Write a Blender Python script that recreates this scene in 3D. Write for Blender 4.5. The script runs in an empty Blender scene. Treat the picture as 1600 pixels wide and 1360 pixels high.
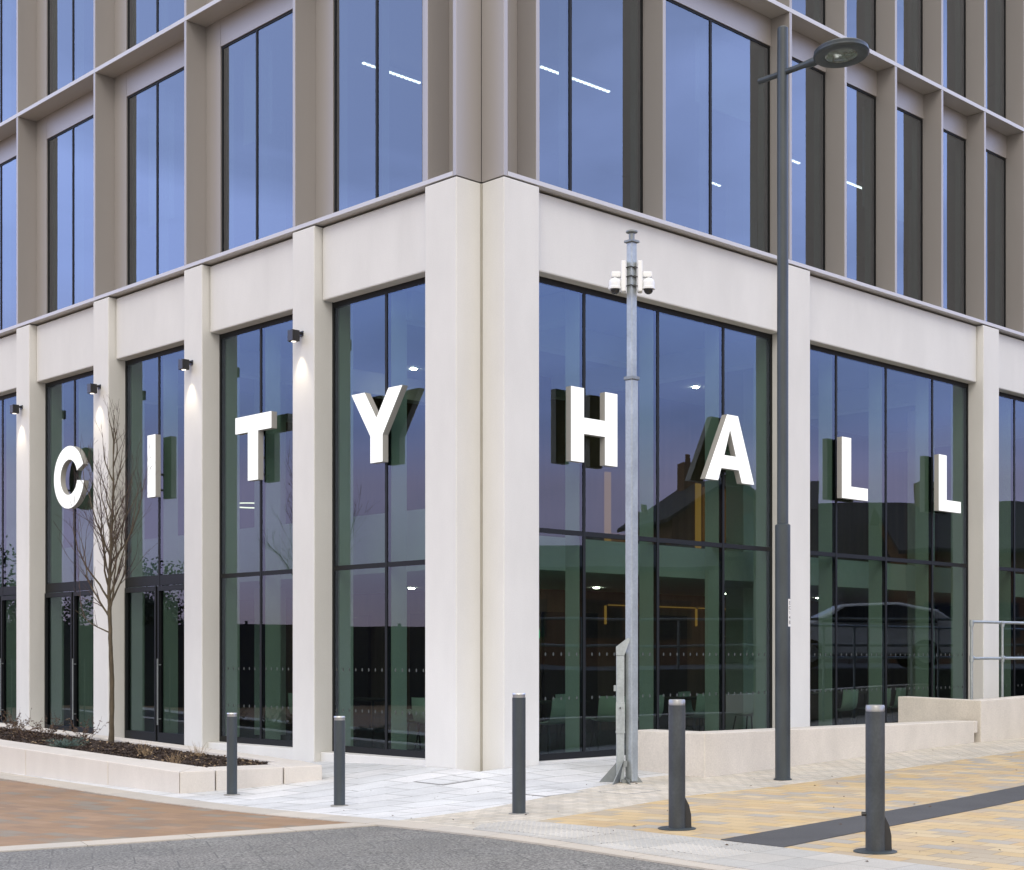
import bpy, bmesh, math, random
import numpy as np
from mathutils import Vector, Matrix
from mathutils.geometry import tessellate_polygon
random.seed(7)
R = math.radians
scene = bpy.context.scene
COL = scene.collection

# ------------------------------------------------------------------ ground height
CP = np.array([(0.43,0.43,-.02),(1.06,0,-.045),(2.6,0,-.03),(6.8,0,.03),(12,0,.08),(0,3.5,-.12),(0,7,-.17),(0,12,-.2),(-.05,18,-.2),
 (1.77,-2.2,-.13),(5,-2.2,-.04),(8.46,-2.2,.045),(11,-2.2,.07),(16,-2,.1),
 (-2.4,1.6,-.24),(-2.4,-.5,-.22),(-3.7,-5.0,-.12),(-3.55,-6.5,-.12),(-3.5,-8.4,-.12),(-3,5,-.27),(-3,10,-.27),(-6,-2,-.22),(-7,4,-.28),
 (-8,-8,-.2),(-12.4,-14,-.2),(3,-6,-.08),(8,-6,0.0),(3,-12,-.12)]
 + [(30*math.cos(t),30*math.sin(t),-.15) for t in np.linspace(0,2*math.pi,13)[:-1]])
def _U(r): return np.where(r > 1e-9, r*r*np.log(r+1e-12), 0)
_n = len(CP)
_K = _U(np.hypot(CP[:,None,0]-CP[None,:,0], CP[:,None,1]-CP[None,:,1])) + np.eye(_n)*.6
_P = np.c_[np.ones(_n), CP[:,:2]]
_W = np.linalg.solve(np.block([[_K,_P],[_P.T,np.zeros((3,3))]]), np.r_[CP[:,2],0,0,0])
def gz(x, y):
    r = np.hypot(x-CP[:,0], y-CP[:,1])
    v = float(_U(r)@_W[:_n] + _W[_n] + _W[_n+1]*x + _W[_n+2]*y)
    k = min(max((math.hypot(x,y)-22)/8, 0), 1)
    v = v*(1-k) - .15*k
    ins = min(x-.36, y-.36)
    if ins > 0: v -= min(.4, ins*.9)
    return v

# ------------------------------------------------------------------ materials
def nt(name):
    m = bpy.data.materials.new(name); m.use_nodes = True
    t = m.node_tree; t.nodes.clear()
    o = t.nodes.new('ShaderNodeOutputMaterial')
    return m, t, o
def N(t, kind, **kw):
    n = t.nodes.new(kind)
    for k, v in kw.items():
        if k in n.inputs: n.inputs[k].default_value = v
        else: setattr(n, k, v)
    return n
def ramp(t, fac, stops, interp='LINEAR'):
    n = t.nodes.new('ShaderNodeValToRGB'); n.color_ramp.interpolation = interp
    el = n.color_ramp.elements
    while len(el) < len(stops): el.new(.5)
    for e, (p, c) in zip(el, stops):
        e.position = p; e.color = (*c, 1) if len(c) == 3 else c
    t.links.new(fac, n.inputs[0]); return n
def coords(t, scale=(1,1,1), rot=(0,0,0)):
    tc = t.nodes.new('ShaderNodeTexCoord'); mp = t.nodes.new('ShaderNodeMapping')
    mp.inputs['Scale'].default_value = scale; mp.inputs['Rotation'].default_value = rot
    t.links.new(tc.outputs['Object'], mp.inputs[0]); return mp.outputs[0]
def sc(c, k): return tuple(min(1, x*k) for x in c)
def surf(name, col, rough=.7, metal=0, var=.12, nscale=3.0, stretch=(1,1,1), fine=0, bump=0, bscale=60, spec=.5, emit=None):
    """one real-world colour with soft mottling and fine grain"""
    m, t, o = nt(name)
    p = N(t, 'ShaderNodeBsdfPrincipled', Roughness=rough, Metallic=metal)
    p.inputs['Specular IOR Level'].default_value = spec
    t.links.new(p.outputs[0], o.inputs[0])
    v = coords(t, stretch)
    nz = N(t, 'ShaderNodeTexNoise', Scale=nscale, Detail=6.0, Roughness=.6)
    t.links.new(v, nz.inputs['Vector'])
    c = ramp(t, nz.outputs['Fac'], [(.3, sc(col, 1-var)), (.7, sc(col, 1+var))])
    out = c.outputs[0]
    if fine or bump:
        v2 = coords(t)
        f = N(t, 'ShaderNodeTexNoise', Scale=bscale, Detail=4.0, Roughness=.7)
        t.links.new(v2, f.inputs['Vector'])
    if fine:
        r2 = ramp(t, f.outputs['Fac'], [(.35, (1-fine,)*3), (.65, (1,)*3)])
        mx = N(t, 'ShaderNodeMix', data_type='RGBA', blend_type='MULTIPLY'); mx.inputs[0].default_value = 1
        t.links.new(out, mx.inputs[6]); t.links.new(r2.outputs[0], mx.inputs[7]); out = mx.outputs[2]
    t.links.new(out, p.inputs['Base Color'])
    if bump:
        b = N(t, 'ShaderNodeBump', Strength=bump, Distance=.004)
        t.links.new(f.outputs['Fac'], b.inputs['Height']); t.links.new(b.outputs[0], p.inputs['Normal'])
    if emit:
        p.inputs['Emission Color'].default_value = (*emit[0], 1); p.inputs['Emission Strength'].default_value = emit[1]
    return m
def paving(name, cols, w, h, mortar_or_shade, mcol, rot=0.0, rough=.8, grain=.25, mixw=.35, bump=.4, offset=.5, gscale=140, squash=1.0):
    """unit paving: brick pattern with a colour of its own per unit"""
    m, t, o = nt(name)
    p = N(t, 'ShaderNodeBsdfPrincipled', Roughness=rough); t.links.new(p.outputs[0], o.inputs[0])
    v = coords(t, (1,1,1), (0,0,rot))
    b = N(t, 'ShaderNodeTexBrick', offset=offset, Scale=1.0)
    b.inputs['Color1'].default_value = (0,0,0,1); b.inputs['Color2'].default_value = (1,1,1,1); b.inputs['Mortar'].default_value = (.5,.5,.5,1)
    b.inputs['Mortar Size'].default_value = mortar_or_shade; b.inputs['Mortar Smooth'].default_value = .3
    b.inputs['Brick Width'].default_value = w; b.inputs['Row Height'].default_value = h
    t.links.new(v, b.inputs['Vector'])
    n = len(cols)
    c = ramp(t, b.outputs['Color'], [((i+.0)/n, k) for i, k in enumerate(cols)], 'CONSTANT')
    nz = N(t, 'ShaderNodeTexNoise', Scale=1.3, Detail=5.0, Roughness=.65); t.links.new(v, nz.inputs['Vector'])
    r1 = ramp(t, nz.outputs['Fac'], [(.25, (1-mixw*.6,)*3), (.75, (1+mixw*.25,)*3)])
    g = N(t, 'ShaderNodeTexNoise', Scale=gscale, Detail=3.0, Roughness=.7); t.links.new(v, g.inputs['Vector'])
    r2 = ramp(t, g.outputs['Fac'], [(.3, (1-grain,)*3), (.7, (1+grain*.4,)*3)])
    def mul(a, bb):
        mx = N(t, 'ShaderNodeMix', data_type='RGBA', blend_type='MULTIPLY'); mx.inputs[0].default_value = 1
        t.links.new(a, mx.inputs[6]); t.links.new(bb, mx.inputs[7]); return mx.outputs[2]
    out = mul(mul(c.outputs[0], r1.outputs[0]), r2.outputs[0])
    mx = N(t, 'ShaderNodeMix', data_type='RGBA'); t.links.new(b.outputs['Fac'], mx.inputs[0])
    t.links.new(out, mx.inputs[6]); mx.inputs[7].default_value = (*mcol, 1)
    t.links.new(mx.outputs[2], p.inputs['Base Color'])
    inv = N(t, 'ShaderNodeMath', operation='SUBTRACT'); inv.inputs[0].default_value = 1; t.links.new(b.outputs['Fac'], inv.inputs[1])
    ad = N(t, 'ShaderNodeMath', operation='MULTIPLY_ADD'); t.links.new(g.outputs['Fac'], ad.inputs[0]); ad.inputs[1].default_value = .3
    t.links.new(inv.outputs[0], ad.inputs[2])
    bp = N(t, 'ShaderNodeBump', Strength=bump, Distance=.006); t.links.new(ad.outputs[0], bp.inputs['Height']); t.links.new(bp.outputs[0], p.inputs['Normal'])
    return m
def emis(name, col, s):
    m, t, o = nt(name); e = N(t, 'ShaderNodeEmission', Strength=s); e.inputs[0].default_value = (*col, 1)
    t.links.new(e.outputs[0], o.inputs[0]); return m
def pane_mat(name, tint, refl, base, mul, wav=.02, wscale=.5):
    """coated clear glass: sharp reflection over tinted transmission, slightly uneven"""
    m, t, o = nt(name)
    tr = N(t, 'ShaderNodeBsdfTransparent'); tr.inputs[0].default_value = (*tint, 1)
    gl = N(t, 'ShaderNodeBsdfGlossy'); gl.inputs['Color'].default_value = (*refl, 1); gl.inputs['Roughness'].default_value = 0.0
    v = coords(t)
    nz = N(t, 'ShaderNodeTexNoise', Scale=wscale, Detail=1.0); t.links.new(v, nz.inputs['Vector'])
    b = N(t, 'ShaderNodeBump', Strength=wav, Distance=.25); t.links.new(nz.outputs['Fac'], b.inputs['Height']); t.links.new(b.outputs[0], gl.inputs['Normal'])
    fr = N(t, 'ShaderNodeFresnel', IOR=1.5)
    ma = N(t, 'ShaderNodeMath', operation='MULTIPLY_ADD', use_clamp=True); ma.inputs[1].default_value = mul; ma.inputs[2].default_value = base
    t.links.new(fr.outputs[0], ma.inputs[0])
    ge = N(t, 'ShaderNodeNewGeometry')
    iv = N(t, 'ShaderNodeMath', operation='SUBTRACT'); iv.inputs[0].default_value = 1; t.links.new(ge.outputs['Backfacing'], iv.inputs[1])
    fm = N(t, 'ShaderNodeMath', operation='MULTIPLY'); t.links.new(ma.outputs[0], fm.inputs[0]); t.links.new(iv.outputs[0], fm.inputs[1])
    mx = N(t, 'ShaderNodeMixShader'); t.links.new(fm.outputs[0], mx.inputs[0]); t.links.new(tr.outputs[0], mx.inputs[1]); t.links.new(gl.outputs[0], mx.inputs[2])
    t.links.new(mx.outputs[0], o.inputs[0]); return m
def tactile_mat(name):
    m = paving(name, [(.50,.48,.44),(.54,.52,.48),(.47,.46,.43)], .4, .4, .004, (.2,.19,.17), rot=R(2), grain=.3, offset=0)
    return m

M = {}
M['stone'] = surf('precast_stone', (.676,.670,.648), .85, var=.05, nscale=1.5, stretch=(1,1,.4), fine=.07, bump=.15, bscale=70)
M['wall_concrete'] = surf('cast_concrete', (.66,.615,.55), .88, var=.08, nscale=2.6, stretch=(1,1,.5), fine=.15, bump=.2, bscale=45)
M['planter_stone'] = surf('planter_concrete', (.64,.60,.55), .88, var=.07, nscale=1.6, stretch=(1,1,.4), fine=.12, bump=.2, bscale=80)
M['bronze'] = surf('champagne_metal', (.375,.352,.340), .42, metal=.25, var=.03, nscale=.8, stretch=(1,1,.3), fine=.02, bscale=200)
M['ledge'] = surf('pale_champagne_metal', (.52,.50,.48), .42, metal=.2, var=.02, nscale=.8)
M['frame'] = surf('black_frame', (.010,.011,.012), .55, var=.05, spec=.25)
M['dark_gap'] = surf('shadow_gap', (.02,.02,.02), .9)
M['sealant'] = surf('beige_sealant', (.31,.295,.25), .7, var=.1)
M['white_paint'] = surf('interior_white', (.70,.70,.68), .6, var=.03)
M['lining'] = surf('window_lining', (.52,.55,.52), .6, var=.03)
M['office'] = surf('office_wall', (.22,.21,.20), .8, var=.1)
M['column'] = surf('interior_column', (.70,.71,.67), .6, var=.03)
M['ceiling'] = surf('interior_ceiling', (.45,.45,.45), .8, var=.04)
M['carpet'] = surf('interior_carpet', (.04,.045,.06), .95, var=.2, nscale=8, fine=.3, bscale=60)
M['wood'] = surf('brown_timber_wall', (.20,.125,.085), .6, var=.25, nscale=1.2, stretch=(6,6,.3), fine=.1, bscale=40)
M['wood_dark'] = surf('dark_timber', (.06,.04,.032), .6, var=.2)
M['amber'] = emis('painted_amber_glow', (1.0,.42,.10), .16)  # amber light on timber, put into the surface as emission
M['gold'] = emis('amber_strip', (1.0,.50,.12), .42)
M['lamp_white'] = emis('lamp_white', (1,.93,.88), 8)
M['downlight'] = emis('downlight_disc', (1,.92,.80), 170)
M['lamp_dim'] = emis('lamp_soft', (1,.88,.74), 3.0)
M['exit_green'] = emis('exit_green', (.05,.8,.35), 1.6)
M['glass_low'] = pane_mat('glass_green', (.58,.665,.62), (.58,.68,.86), .075, 1.0)
M['glass_up'] = pane_mat('glass_blue', (.42,.48,.48), (.86,.91,1.0), .118, 1.0)
M['glass_int'] = pane_mat('glass_balustrade', (.7,.85,.8), (1,1,1), .05, 1.0)
M['dots'] = surf('printed_dots', (.06,.068,.064), .7)
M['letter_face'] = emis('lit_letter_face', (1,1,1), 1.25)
M['letter_side'] = surf('letter_return', (.42,.41,.39), .5, var=.03)
M['letter_back'] = surf('letter_back', (.05,.05,.05), .6)
M['anthracite'] = surf('anthracite_paint', (.040,.052,.060), .40, var=.30, nscale=3, stretch=(1,1,.35), fine=.14, bscale=60, bump=.06)
M['anthracite2'] = surf('dark_grey_paint', (.047,.055,.061), .45, var=.35, nscale=5, stretch=(1,1,.5), fine=.22, bscale=40, bump=.08)
M['black'] = surf('black_paint', (.02,.02,.022), .4)
M['reflective'] = surf('silver_band', (.30,.30,.295), .35, metal=.5, var=.1, nscale=20)
M['galv'] = surf('galvanised_steel', (.39,.43,.445), .45, metal=.4, var=.16, nscale=7, stretch=(1,1,.5), fine=.18, bscale=35, bump=.06)
M['galv_dark'] = surf('weathered_zinc', (.22,.24,.245), .5, metal=.5, var=.15, nscale=8)
M['white_plastic'] = surf('white_plastic', (.78,.79,.79), .35, var=.02)
M['dome'] = surf('smoked_dome', (.02,.02,.022), .08, var=.05)
M['lens'] = surf('lamp_lens', (.50,.54,.51), .08, metal=.7, var=.3, nscale=14)
M['label_white'] = surf('label_white', (.75,.75,.73), .5, var=.02)
M['chair'] = surf('chair_shell', (.62,.66,.58), .5, var=.03)
M['steel'] = surf('brushed_steel', (.55,.55,.54), .3, metal=.8, var=.05)
M['bark'] = surf('tree_bark', (.105,.083,.055), .9, var=.3, nscale=18, stretch=(1,1,.5), fine=.3, bscale=90, bump=.5)
M['twig'] = surf('twig_bark', (.07,.045,.04), .85, var=.3, nscale=10)
M['mulch'] = surf('bark_mulch', (.052,.034,.026), .95, var=.6, nscale=30, fine=.4, bscale=90)
M['soil'] = surf('soil', (.05,.034,.025), .95, var=.4, nscale=12, fine=.5, bscale=60, bump=.6)
M['leaf_blue'] = surf('blue_green_leaf', (.06,.11,.095), .7, var=.35, nscale=12)
M['leaf_brown'] = surf('russet_leaf', (.09,.055,.03), .8, var=.5, nscale=14)
M['dry_grass'] = surf('dry_stalk', (.28,.20,.12), .85, var=.3, nscale=14)
M['leaf_green'] = surf('dark_leaf', (.02,.028,.018), .8, var=.4, nscale=6)
M['asphalt'] = surf('asphalt', (.085,.085,.088), .9, var=.12, nscale=2, fine=.45, bscale=170, bump=.5)
M['setts_grey'] = paving('grey_setts', [(.238,.232,.216),(.249,.243,.225),(.242,.237,.222),(.255,.247,.23)], .62, .42, .007, (.115,.112,.105), rot=R(27), grain=.95, mixw=.4, bump=.7, gscale=48)
M['slab'] = paving('white_slab', [(.66,.67,.675),(.70,.70,.70),(.68,.685,.685),(.635,.645,.65)], .75, .5, .010, (.24,.24,.23), rot=R(0), grain=.2, mixw=.4, bump=.35, gscale=60)
M['cream'] = paving('cream_setts', [(.61,.555,.46),(.67,.61,.52),(.57,.53,.46),(.64,.59,.50)], .22, .11, .007, (.26,.23,.18), rot=R(90), grain=.28, mixw=.4)
M['yellow'] = paving('buff_setts', [(.545,.415,.235),(.50,.385,.24),(.565,.45,.28),(.43,.365,.27),(.53,.40,.22),(.46,.37,.26),(.57,.43,.24),(.52,.38,.21),(.40,.365,.31),(.55,.40,.20)], .32, .20, .0045, (.24,.19,.13), rot=R(88), grain=.16, mixw=.25)
M['brown'] = paving('brown_setts', [(.30,.19,.105),(.27,.175,.105),(.33,.215,.13),(.26,.19,.13),(.31,.20,.115),(.30,.19,.11),(.25,.21,.16)], .36, .16, .003, (.20,.13,.08), rot=R(88), grain=.14, mixw=.35, bump=.2)
M['kerb'] = paving('flush_kerb', [(.52,.47,.40),(.56,.51,.44),(.50,.46,.40)], .9, 3.0, .004, (.2,.17,.13), rot=R(87), grain=.2, mixw=.2, offset=0)
M['kerb_x'] = paving('flush_kerb_cross', [(.52,.47,.40),(.56,.51,.44),(.50,.46,.40)], .9, 3.0, .004, (.2,.17,.13), rot=R(18), grain=.2, mixw=.2, offset=0)
M['tactile'] = tactile_mat('blister_slab')
M['mortar_or_shade'] = surf('mortar_or_shade', (.30,.29,.27), .95, var=.2, nscale=20, fine=.2)  # grey of the painted contact shade round the slim bollards
M['manhole'] = surf('cast_iron', (.24,.24,.235), .7, var=.2, nscale=15, fine=.2)
M['brick'] = paving('red_brick', [(.20,.085,.05),(.24,.11,.065),(.17,.07,.045)], .22, .075, .01, (.25,.22,.2), grain=.2)
M['brick_brown'] = surf('brown_cladding', (.17,.08,.04), .8, var=.25, nscale=1, stretch=(6,6,.2))
M['roof'] = surf('dark_roof_tile', (.035,.03,.032), .8, var=.2)
M['hoarding'] = surf('dark_hoarding', (.022,.02,.022), .7, var=.3, nscale=.8, stretch=(4,4,.2))
M['car_paint'] = surf('silver_car_paint', (.80,.80,.82), .3, metal=.0, var=.02)
M['car_glass'] = surf('car_window', (.015,.02,.03), .06, var=.02)
M['rubber'] = surf('tyre_rubber', (.015,.015,.015), .8)

# ------------------------------------------------------------------ mesh helpers
class MB:
    def __init__(s): s.v = []; s.f = []; s.mi = []
    def add(s, vs, fs, mi=0):
        b = len(s.v); s.v += [tuple(v) for v in vs]; s.f += [tuple(i+b for i in f) for f in fs]; s.mi += [mi]*len(fs)
    def box(s, x0, x1, y0, y1, z0, z1, mi=0):
        x0, x1 = min(x0,x1), max(x0,x1); y0, y1 = min(y0,y1), max(y0,y1); z0, z1 = min(z0,z1), max(z0,z1)
        s.add([(x0,y0,z0),(x1,y0,z0),(x1,y1,z0),(x0,y1,z0),(x0,y0,z1),(x1,y0,z1),(x1,y1,z1),(x0,y1,z1)],
              [(0,3,2,1),(4,5,6,7),(0,1,5,4),(1,2,6,5),(2,3,7,6),(3,0,4,7)], mi)
    def prism(s, poly, z0, z1, mi=0):
        """poly counter-clockwise in xy; z0/z1 numbers or per-vertex lists"""
        n = len(poly)
        a = z0 if isinstance(z0, (list,tuple)) else [z0]*n
        b = z1 if isinstance(z1, (list,tuple)) else [z1]*n
        vs = [(p[0],p[1],a[i]) for i,p in enumerate(poly)] + [(p[0],p[1],b[i]) for i,p in enumerate(poly)]
        s.add(vs, [tuple(range(n-1,-1,-1)), tuple(range(n,2*n))] + [(i,(i+1)%n,n+(i+1)%n,n+i) for i in range(n)], mi)
    def tube(s, pts, rad, n=8, caps=True, mi=0):
        pts = [Vector(p) for p in pts]; rs = rad if isinstance(rad, (list,tuple)) else [rad]*len(pts)
        rings = []; prev = None
        for i, p in enumerate(pts):
            d = (pts[min(i+1,len(pts)-1)]-pts[max(i-1,0)]).normalized()
            if prev is None: u = d.orthogonal().normalized()
            else: u = (prev - d*prev.dot(d)).normalized()
            prev = u; w = d.cross(u)
            rings.append([p+(u*math.cos(2*math.pi*k/n)+w*math.sin(2*math.pi*k/n))*rs[i] for k in range(n)])
        vs = [v for r in rings for v in r]; fs = []
        for i in range(len(pts)-1):
            for k in range(n):
                fs.append((i*n+k, i*n+(k+1)%n, (i+1)*n+(k+1)%n, (i+1)*n+k))
        if caps: fs += [tuple(range(n-1,-1,-1)), tuple(range((len(pts)-1)*n, len(pts)*n))]
        s.add(vs, fs, mi)
    def lathe(s, prof, c=(0,0,0), n=32, mi=0):
        """prof: (r,z) from bottom to top"""
        vs = []; fs = []
        for r, z in prof:
            for k in range(n): vs.append((c[0]+r*math.cos(2*math.pi*k/n), c[1]+r*math.sin(2*math.pi*k/n), c[2]+z))
        for i in range(len(prof)-1):
            for k in range(n): fs.append((i*n+k, i*n+(k+1)%n, (i+1)*n+(k+1)%n, (i+1)*n+k))
        if prof[0][0] > 1e-4: fs.append(tuple(range(n-1,-1,-1)))
        if prof[-1][0] > 1e-4: fs.append(tuple(range((len(prof)-1)*n, len(prof)*n)))
        s.add(vs, fs, mi)
    def xform(s, mtx):
        s.v = [tuple(mtx @ Vector(v)) for v in s.v]; return s
    def build(s, name, mats, parent=None, bevel=0, smooth=False, seg=2):
        me = bpy.data.meshes.new(name); me.from_pydata(s.v, [], s.f)
        mats = mats if isinstance(mats, (list,tuple)) else [mats]
        for m in mats: me.materials.append(m)
        if any(s.mi): me.polygons.foreach_set('material_index', s.mi)
        me.validate(); me.update()
        if smooth:
            me.polygons.foreach_set('use_smooth', [True]*len(me.polygons))
            try: me.set_sharp_from_angle(angle=R(40))
            except Exception: pass
        o = bpy.data.objects.new(name, me); COL.objects.link(o)
        if parent is not None: o.parent = parent
        if bevel:
            b = o.modifiers.new('bevel', 'BEVEL'); b.width = bevel; b.segments = seg; b.limit_method = 'ANGLE'; b.angle_limit = R(50)
        return o
def tag(o, label=None, cat=None, group=None, kind=None):
    if label: o['label'] = label
    if cat: o['category'] = cat
    if group: o['group'] = group
    if kind: o['kind'] = kind
    return o
def thing(name, label, cat, loc=(0,0,0), rz=0, group=None):
    o = bpy.data.objects.new(name, None); COL.objects.link(o); o.location = loc; o.rotation_euler = (0,0,rz); o.empty_display_size = .2
    return tag(o, label, cat, group)

# ------------------------------------------------------------------ camera
CX, CY, CZ, TH, F = -12.448, -14.065, 1.39, .781, 2326.1
cam = bpy.data.cameras.new('camera'); co = bpy.data.objects.new('camera', cam); COL.objects.link(co)
co.location = (CX, CY, CZ); co.rotation_euler = (R(90), 0, TH-R(90))
cam.sensor_fit = 'HORIZONTAL'; cam.sensor_width = 36; cam.lens = F/1600*36
cam.shift_x = (800-900.03)/1600; cam.shift_y = (1025.77-680)/1600
cam.clip_start = .1; cam.clip_end = 2000
scene.camera = co

# ------------------------------------------------------------------ ground sheets
def graded(lo, hi):
    a = [-400,-200,-120,-80,-60,-45,-36,-30,-26,-23,-20,-18,-16]
    fine = list(np.arange(-15, 20.01, .5))
    b = [22,24,27,30,36,45,60,80,120,200,400]
    full = a+fine+b
    s = [v for v in full if lo < v < hi]
    return [lo]+s+[hi]
def patch(name, poly, mat, dz):
    xs = [p[0] for p in poly]; ys = [p[1] for p in poly]
    out = MB()
    for tri in tessellate_polygon([[Vector((*p,0)) for p in poly]]):
        P = [poly[i] for i in tri]
        if (P[1][0]-P[0][0])*(P[2][1]-P[0][1])-(P[1][1]-P[0][1])*(P[2][0]-P[0][0]) < 0: P = P[::-1]
        gx = graded(min(p[0] for p in P)-.01, max(p[0] for p in P)+.01); gy = graded(min(p[1] for p in P)-.01, max(p[1] for p in P)+.01)
        bm = bmesh.new()
        V = [[bm.verts.new((x,y,0)) for y in gy] for x in gx]
        for i in range(len(gx)-1):
            for j in range(len(gy)-1):
                bm.faces.new((V[i][j],V[i+1][j],V[i+1][j+1],V[i][j+1]))
        for i in range(3):
            a = Vector((*P[i],0)); b = Vector((*P[(i+1)%3],0)); d = (b-a).normalized()
            bmesh.ops.bisect_plane(bm, geom=bm.verts[:]+bm.edges[:]+bm.faces[:], plane_co=a, plane_no=(d.y,-d.x,0), clear_outer=True)
        bm.verts.index_update()
        out.add([(v.co.x, v.co.y, gz(v.co.x, v.co.y)+dz) for v in bm.verts], [tuple(v.index for v in f.verts) for f in bm.faces])
        bm.free()
    me = bpy.data.meshes.new(name); me.from_pydata(out.v, [], out.f); me.materials.append(mat)
    b2 = bmesh.new(); b2.from_mesh(me); bmesh.ops.remove_doubles(b2, verts=b2.verts[:], dist=1e-4)
    if name != 'ground':
        e = bmesh.ops.extrude_edge_only(b2, edges=[q for q in b2.edges if q.is_boundary])
        for v in e['geom']:
            if isinstance(v, bmesh.types.BMVert): v.co.z -= .04
    b2.to_mesh(me); b2.free()
    o = bpy.data.objects.new(name, me); COL.objects.link(o); o['kind'] = 'structure'
    return o
patch('ground', [(-400,-400),(400,-400),(400,400),(-400,400)], M['asphalt'], -.012)
patch('road', [(-3.9,-2.9),(-14,.5),(-40,4),(-40,-60),(-5,-60),(-4.55,-14),(-4.25,-7)], M['setts_grey'], 0)
patch('road_crossing', [(-3.93,-2.74),(-3.58,1.88),(-3.42,9),(-3.3,30),(-40,30),(-40,9.5),(-14,.62)], M['brown'], .005)
patch('kerb_line', [(-3.98,-3.1),(-3.94,-2.72),(-14,.66),(-14,.3)], M['kerb_x'], .010)
patch('kerb_line', [(-3.64,-2.95),(-3.12,7.2),(-2.95,30),(-3.35,30),(-3.5,7.2),(-3.99,-3.1)], M['kerb'], .014)
patch('kerb_line', [(-3.64,-2.95),(-3.99,-3.1),(-4.30,-7.4),(-4.13,-7.4)], M['kerb'], .014)
patch('kerb_line', [(-4.13,-7.4),(-4.30,-7.4),(-4.9,-16),(-4.73,-16)], M['kerb'], .014)
patch('pavement', [(-3.66,-2.9),(-2.54,-2.8),(1.12,-1.73),(1.95,-1.73),(1.95,.6),(-3.46,.6)], M['slab'], .004)
patch('pavement', [(-3.46,.6),(.6,.6),(.6,30),(-3.0,30),(-3.14,7)], M['slab'], .004)
patch('pavement', [(1.95,-1.73),(30,-1.73),(30,.6),(1.95,.6)], M['slab'], .004)
patch('sett_path', [(-3.9,-4.35),(-3.64,-2.93),(-2.54,-2.8),(1.12,-1.73),(1.95,-1.73),(1.95,-4.4)], M['cream'], .009)
patch('sett_path', [(1.95,-4.4),(1.95,-1.73),(30,-1.6),(30,-4.4)], M['cream'], .009)
patch('footway', [(-3.05,-4.2),(-.12,-3.55),(30,-3.4),(30,-40),(-3.9,-40),(-3.17,-8.5)], M['yellow'], .015)
patch('asphalt_band', [(-3.05,-6.4),(-3.09,-7.05),(20,-4.76),(20,-4.3)], M['asphalt'], .021)
patch('slab_path', [(-3.09,-7.05),(-4.11,-7.05),(-4.72,-16),(-3.4,-16)], M['tactile'], .019)
tp = patch('tactile_path', [(-3.84,-4.26),(-3.5,-4.0),(-3.05,-4.0),(-3.09,-7.05),(-4.11,-7.05)], M['tactile'], .019)
# blisters of the tactile paving
bl = MB()
for i in range(18):
    for j in range(48):
        x = -4.1+.064*i+.02; y = -7.03+.064*j+.02
        l = -3.84-(y+4.26)/(-2.79)*.27*-1 if False else (-3.80 + (y+4.26)*.0968)
        if y > -4.28: l = -3.82+(y+4.26)*1.3
        if x < l+.04 or x > -3.09 or y > -4.03: continue
        z = gz(x,y)+.018
        vs = [(x+.016*math.cos(a), y+.016*math.sin(a), z) for a in [k*math.pi/3 for k in range(6)]] + [(x+.009*math.cos(a), y+.009*math.sin(a), z+.006) for a in [k*math.pi/3 for k in range(6)]]
        bl.add(vs, [tuple(range(6,12))]+[(k,(k+1)%6,6+(k+1)%6,6+k) for k in range(6)])
b = bl.build('tactile_blisters', M['tactile']); tag(b, kind='stuff')

lt = MB(); rng = random.Random(21)
for k in range(110):
    x, y = rng.uniform(-3.6,7), rng.uniform(-9,2)
    if x > -1.4 and y > -.1: continue
    if x > 1.7 and y > -2.4: continue
    z = gz(x,y)+.022; a = rng.uniform(0,6.28); L = rng.uniform(.008,.022); c_, s_ = math.cos(a)*L, math.sin(a)*L
    lt.add([(x+c_,y+s_,z),(x-s_*.5,y+c_*.5,z+rng.uniform(.004,.012)),(x-c_,y-s_,z+.002),(x+s_*.5,y-c_*.5,z+rng.uniform(.002,.01))], [(0,1,2,3)])
tag(lt.build('leaf_litter', M['leaf_brown']), 'small dry leaf scraps scattered over the paving', 'litter', kind='stuff')

def cover(x0, x1, y0, y1, label, fill='slab'):
    mb = MB(); z = lambda x,y: gz(x,y)+.006
    def q(a,b,c,d,mi):
        ps = [(a,c),(b,c),(b,d),(a,d)]
        mb.prism(ps, [z(*p)-.02 for p in ps], [z(*p)+.004+mi*.001 for p in ps], mi)
    w = .025
    q(x0,x1,y0,y0+w,0); q(x0,x1,y1-w,y1,0); q(x0,x0+w,y0+w,y1-w,0); q(x1-w,x1,y0+w,y1-w,0); q(x0+w,x1-w,y0+w,y1-w,1)
    o = mb.build('manhole_cover', [M['manhole'], M[fill]]); tag(o, label, 'manhole cover')
cover(-1.05,-.45,-.55,.0, 'slab filled manhole cover set in the pale paving before the corner pillar')
cover(-1.1,-.5,-2.35,-1.75, 'pale recessed manhole cover in the paving behind the tallest bare post')
cover(-.4,.2,-2.9,-2.45, 'cream recessed manhole cover nearest the steel camera mast', 'cream')

# ------------------------------------------------------------------ the building
B = thing('city_hall', 'pale stone and champagne metal office block with blue glazing on a street corner', 'building')
ZL, ZB = 7.555, 6.48            # underside of first ledge, underside of the stone lintels
PW = .54
LP = [4.07+3*k for k in range(5)]               # left pillars, far edge y
RP = [6.47+6*k for k in range(3)]               # right pillars, near edge x
YE, XE = 17.0, 20.0                             # ends of the modelled wings
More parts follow.
